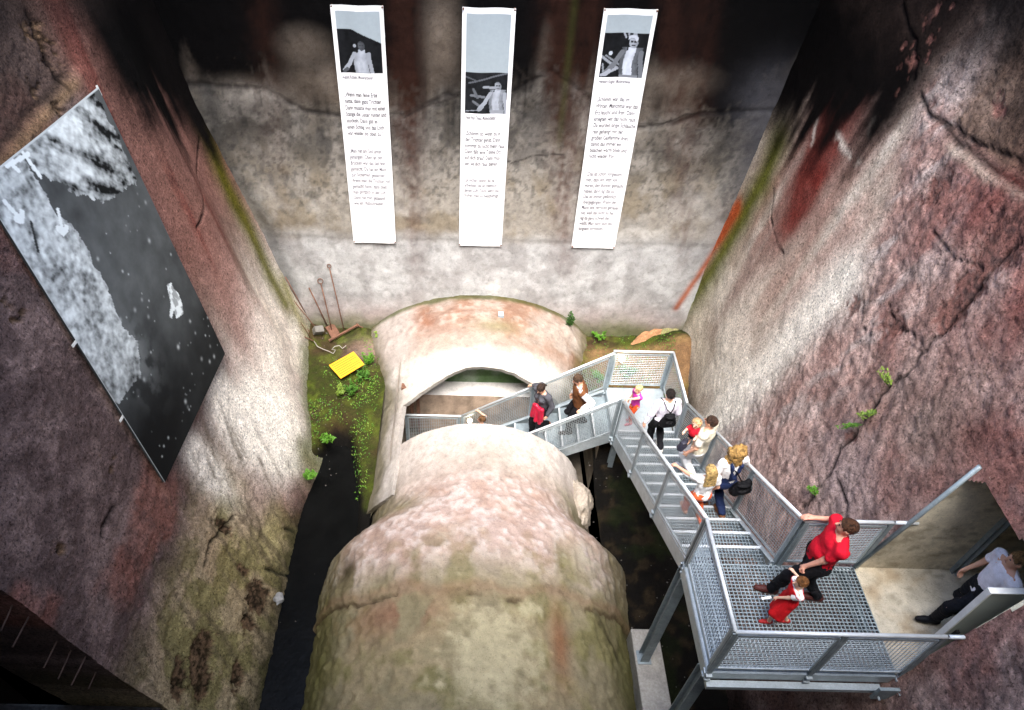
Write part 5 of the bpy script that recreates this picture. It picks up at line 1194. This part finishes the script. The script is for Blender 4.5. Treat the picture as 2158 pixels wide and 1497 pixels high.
rod(wall_pt(677, 595), ground_pt(700, 700), 'rusty poker with a large ring on top, between the shovel and the longest poker', .062)
e, d = rod(wall_pt(652, 604), ground_pt(690, 688), 'rusty flat shovel with a plain shaft leaning on the back wall', 0, .015, name='shovel')
q0, q1, q2, q3 = [ground_pt(u, v)+np.array([0, 0, .05]) for u, v in ((686, 693), (704, 685), (716, 705), (700, 716))]
MB().add([q0, q1, q2, q3, q0-[0, 0, .012], q1-[0, 0, .012], q2-[0, 0, .012], q3-[0, 0, .012]], [(0, 1, 2, 3), (7, 6, 5, 4), (0, 4, 5, 1), (1, 5, 6, 2), (2, 6, 7, 3), (3, 7, 4, 0)]).build('blade', M_RUST, e)
rod(wall_pt(612, 616, .12), ground_pt(672, 700), 'dark rusty bar leaning in the corner crease of the two walls')
rod(wall_pt(603, 578, .10), ground_pt(650, 672), 'thin rusty bar standing highest up in the corner crease')
rod(ground_pt(600, 634)+np.array([0, 0, .35]), ground_pt(652, 700), 'short poker with ring lying against the left wall toe', .05)
rod(ground_pt(612, 660)+np.array([0, 0, .25]), ground_pt(655, 712), 'shortest poker with a tiny ring beside the rubble heap', .026, .009)
# T-headed rammer lying on the ground
a_, b_ = ground_pt(694, 722)+np.array([0, 0, .06]), ground_pt(754, 692)+np.array([0, 0, .10]); e = empty('rammer', tuple(a_)); tag(e, 'rusty T-headed rake lying on the ground before the shovel', 'tool', 'rusty tools in the left corner')
MB().bar(a_, b_, .045, .04).build('shaft', M_RUST, e)
dd = N(b_-a_); sd = N(np.cross(dd, (0, 0, 1))); MB().tube([b_+sd*.26+np.array([0, 0, .12]), b_+sd*.1+dd*.02, b_-sd*.1+dd*.02, b_-sd*.22+np.array([0, 0, -.03])], [.008, .018, .018, .008], 6).build('head', M_RUST, e, True)
# hook bar
h0 = ground_pt(662, 722)+np.array([0, 0, .05]); h1 = ground_pt(634, 712)+np.array([0, 0, .08]); h2 = ground_pt(625, 716)+np.array([0, 0, .06]); h3 = ground_pt(628, 727)+np.array([0, 0, .04])
o = MB().tube([h0, h1, h2, .5*(h2+h3)-np.array([.03, 0, 0]), h3], .016, 7).build('iron_hook', M_RUST, None, True); tag(o, 'rusty hooked bar lying at the foot of the left wall', 'hook')
c = ground_pt(672, 704)+np.array([0, 0, .12]); o = MB().box((-.11, -.08, -.1), (.11, .08, .1)).build('iron_block', mat('grey_iron', (.16, .15, .13), .8, noise=[(8., .3, 5)]), None, bevel=.01); o.location = c; o.rotation_euler = (.5, .3, .5); tag(o, 'small grey iron block among the rusty tools', 'block')
pts = [ground_pt(u, v)+np.array([0, 0, .05+.02*(i % 3)]) for i, (u, v) in enumerate(((662, 722), (670, 735), (682, 742), (694, 744), (703, 750), (708, 744), (700, 740), (706, 735), (716, 734), (722, 738), (730, 733)))]
o = MB().tube(pts, .010, 6).build('wire_rope', mat('grey_wire', (.3, .27, .24), .7), None, True); tag(o, 'curled grey wire on the soil behind the yellow board', 'wire')

# ================================================================== yellow sign board
sg = empty('sign_board', tuple(ground_pt(730, 785))); tag(sg, 'bright yellow tilted board with faint lines on the mossy ground', 'sign')
zz_ = (.34, .50, .44, .28); cs = [at(u, v, z=z) for (u, v), z in zip(((693, 770), (745, 741), (768, 768), (718, 798)), zz_)]
nrm = N(np.cross(cs[1]-cs[0], cs[3]-cs[0])); nrm = nrm if nrm[2] > 0 else -nrm
M_YEL = mat('yellow_paint', tuple(lin('#e09c04')), .55, noise=[(5., .06, 5)])
MB().add([p for p in cs]+[p-nrm*.02 for p in cs], [(0, 3, 2, 1), (4, 5, 6, 7), (0, 1, 5, 4), (1, 2, 6, 5), (2, 3, 7, 6), (3, 0, 4, 7)]).build('panel', M_YEL, sg)
M_YEL2 = mat('ochre_print', tuple(lin('#9a6a04')), .6)
for k in range(7):
    t = .12+.76*k/6; p = cs[0]+(cs[3]-cs[0])*t; q = cs[1]+(cs[2]-cs[1])*t; e1 = p+(q-p)*.06+nrm*.003; e2 = p+(q-p)*(.94 if k % 3 else .7)+nrm*.003
    MB().bar(e1, e2, .020, .003, nrm).build('printed_line', M_YEL2, sg)
mid = sum(cs)/4; g0 = np.array([mid[0], mid[1], GX(mid[0], mid[1])-.1]); MB().tube([g0, mid-nrm*.02], .02, 6).build('post', M_RUST, sg)

# ================================================================== weeds and ground cover
M_LEAF = [mat('leaf_%d' % i, tuple(lin(h)), .6, noise=[(20., .25, 4)], spec=.3) for i, h in enumerate(('#3c641a', '#4f7c20', '#2c4c18', '#69802e'))]
def leaf(V, F, p, d, n, L, w_):
    d = N(d); n = N(n); s_ = N(np.cross(d, n)); i = len(V)
    V += [p, p+d*L*.45+s_*w_+n*L*.10, p+d*L, p+d*L*.45-s_*w_+n*L*.10]; F += [(i, i+1, i+2), (i, i+2, i+3)]
def weed(base, h, spread, ns, nl, lab, rgs, up=(0, 0, 1), mi=0, L=.06, group='green weeds in the pit'):
    rg = np.random.default_rng(rgs); e = empty('weed_plant', tuple(base)); tag(e, lab, 'weed', group)
    V, F = [], []; st_ = MB(); up = N(up); base = np.array(base, float)
    for k in range(ns):
        a = rg.uniform(0, 6.28); off = np.array([math.cos(a), math.sin(a), 0])*spread*math.sqrt(rg.random())
        top = base+up*h*rg.uniform(.5, 1.)+off; b0 = base+off*.45
        st_.tube([b0, .5*(b0+top)+off*.08, top], [.004, .003, .002], 4)
        for j in range(nl):
            t = rg.uniform(.15, 1); p = b0+(top-b0)*t; dv = np.array([rg.normal(), rg.normal(), rg.uniform(-.2, .8)]); leaf(V, F, p, dv, N(np.array([rg.normal()*.5, rg.normal()*.5, 1])), L*rg.uniform(.6, 1.3), L*.28)
    link('foliage', npmesh('foliage', V, F), M_LEAF[mi], e); st_.build('stems', M_LEAF[2], e)['kind'] = 'stuff'
    for ch in e.children: ch['kind'] = 'stuff'
for i, (u, v, h, sp_, lab, mi) in enumerate(((778, 765, .35, .17, 'bright green weed clump at the right corner of the yellow board', 1), (762, 800, .30, .20, 'leafy green weed just below the yellow board', 0), (742, 830, .28, .18, 'leafy weed between the yellow board and the dark wet patch', 0), (716, 830, .2, .14, 'low weed left of the leafy weeds below the yellow board', 3),
        (690, 930, .18, .16, 'low weed beside the wet patch near the tunnel wall', 1), (655, 1005, .14, .12, 'weed at the end of the water trench', 1), (800, 712, .16, .12, 'small weed against the left side of the far vault', 3),
        (1200, 685, .34, .14, 'dark green weed at the top right shoulder of the far vault', 2), (1265, 708, .16, .25, 'row of low weeds along the foot of the back wall on the right', 1), (1262, 800, .18, .2, 'green weeds behind the mesh beside the vault', 1), (1320, 790, .2, .22, 'green weeds behind the landing railing', 0))):
    if i in (7,):
        b = at(u, v, y=12.45)
    elif i >= 9: b = at(u, v, z=.1)
    else: b = ground_pt(u, v)
    weed(b, h, sp_, 14, 14, lab, 400+i, mi=mi)
# ferny weeds rooted in the crack of the right wall
for i, (u, v, h, lab, mi) in enumerate(((1822, 895, .30, 'feathery green weed hanging from the crack in the right wall', 1), (1850, 868, .22, 'small green weed midway along the crack in the right wall', 3), (1882, 812, .30, 'upright yellow green weed at the top of the weedy crack in the right wall', 3), (1725, 1035, .08, 'tiny weed low in the long crack above the platform', 1))):
    p = hit(gR, u, v); p[0] -= .03; weed(p, h, .10, 9, 16, lab, 450+i, up=(-.5, .1, .75 if i == 2 else -.35), mi=mi, L=.035, group='weeds in the wall crack')
rg = np.random.default_rng(11); Vs = [[], [], []]; Fs = [[], [], []]
for _ in range(9000):
    if rg.random() < .8: x, y = rg.uniform(-3.7, -1.9), rg.uniform(8.0, 12.7)
    else: x, y = rg.uniform(2.7, 4.9), rg.uniform(10.3, 12.6)
    nn = float(fbm(np.array(x*1.7), np.array(y*1.7), 0, 4, 500))
    if rg.random() > (nn-.40)*2.2+.25*ss(-2.7, -2.2, x)-.3*ss(10.3, 11.8, y)*(x < 0) or (abs(x+2.75) < .3 and y < 9.7): continue
    k = int(rg.integers(0, 3)); leaf(Vs[k], Fs[k], np.array([x, y, GX(x, y)+.02]), np.array([rg.normal(), rg.normal(), rg.uniform(0, .8)]), np.array([rg.normal()*.4, rg.normal()*.4, 1]), (.022+.07*rg.random()**2.5), .012)
for k in range(3):
    o = link('ground_cover', npmesh('ground_cover', Vs[k], Fs[k]), M_LEAF[(0, 1, 3)[k]]); tag(o, 'small green leaves scattered over the pit floor', 'ground cover', kind='stuff')
# litter and pebbles on the soil
M_PEB = mat('pale_pebble', (.09, .08, .07), .8)
Vp, Fp = [], []
for _ in range(200):
    x, y = (rg.uniform(-3.4, -2.3), rg.uniform(4, 12.5)) if rg.random() < .6 else (rg.uniform(2.6, 4.4), rg.uniform(3, 9))
    z = max(GX(x, y), -.34 if x < 0 else -9)+.012; r_ = rg.uniform(.006, .02); i = len(Vp)
    if x < 0 and y < 8.3 and rg.random() < .97: continue
    Vp += [(x+r_, y, z), (x, y+r_, z), (x-r_, y, z), (x, y-r_, z), (x, y, z+r_)]; Fp += [(i, i+1, i+4), (i+1, i+2, i+4), (i+2, i+3, i+4), (i+3, i, i+4)]
o = link('gravel', npmesh('gravel', Vp, Fp), M_PEB); tag(o, 'scattered pale pebbles on the dark soil', 'gravel', kind='stuff')
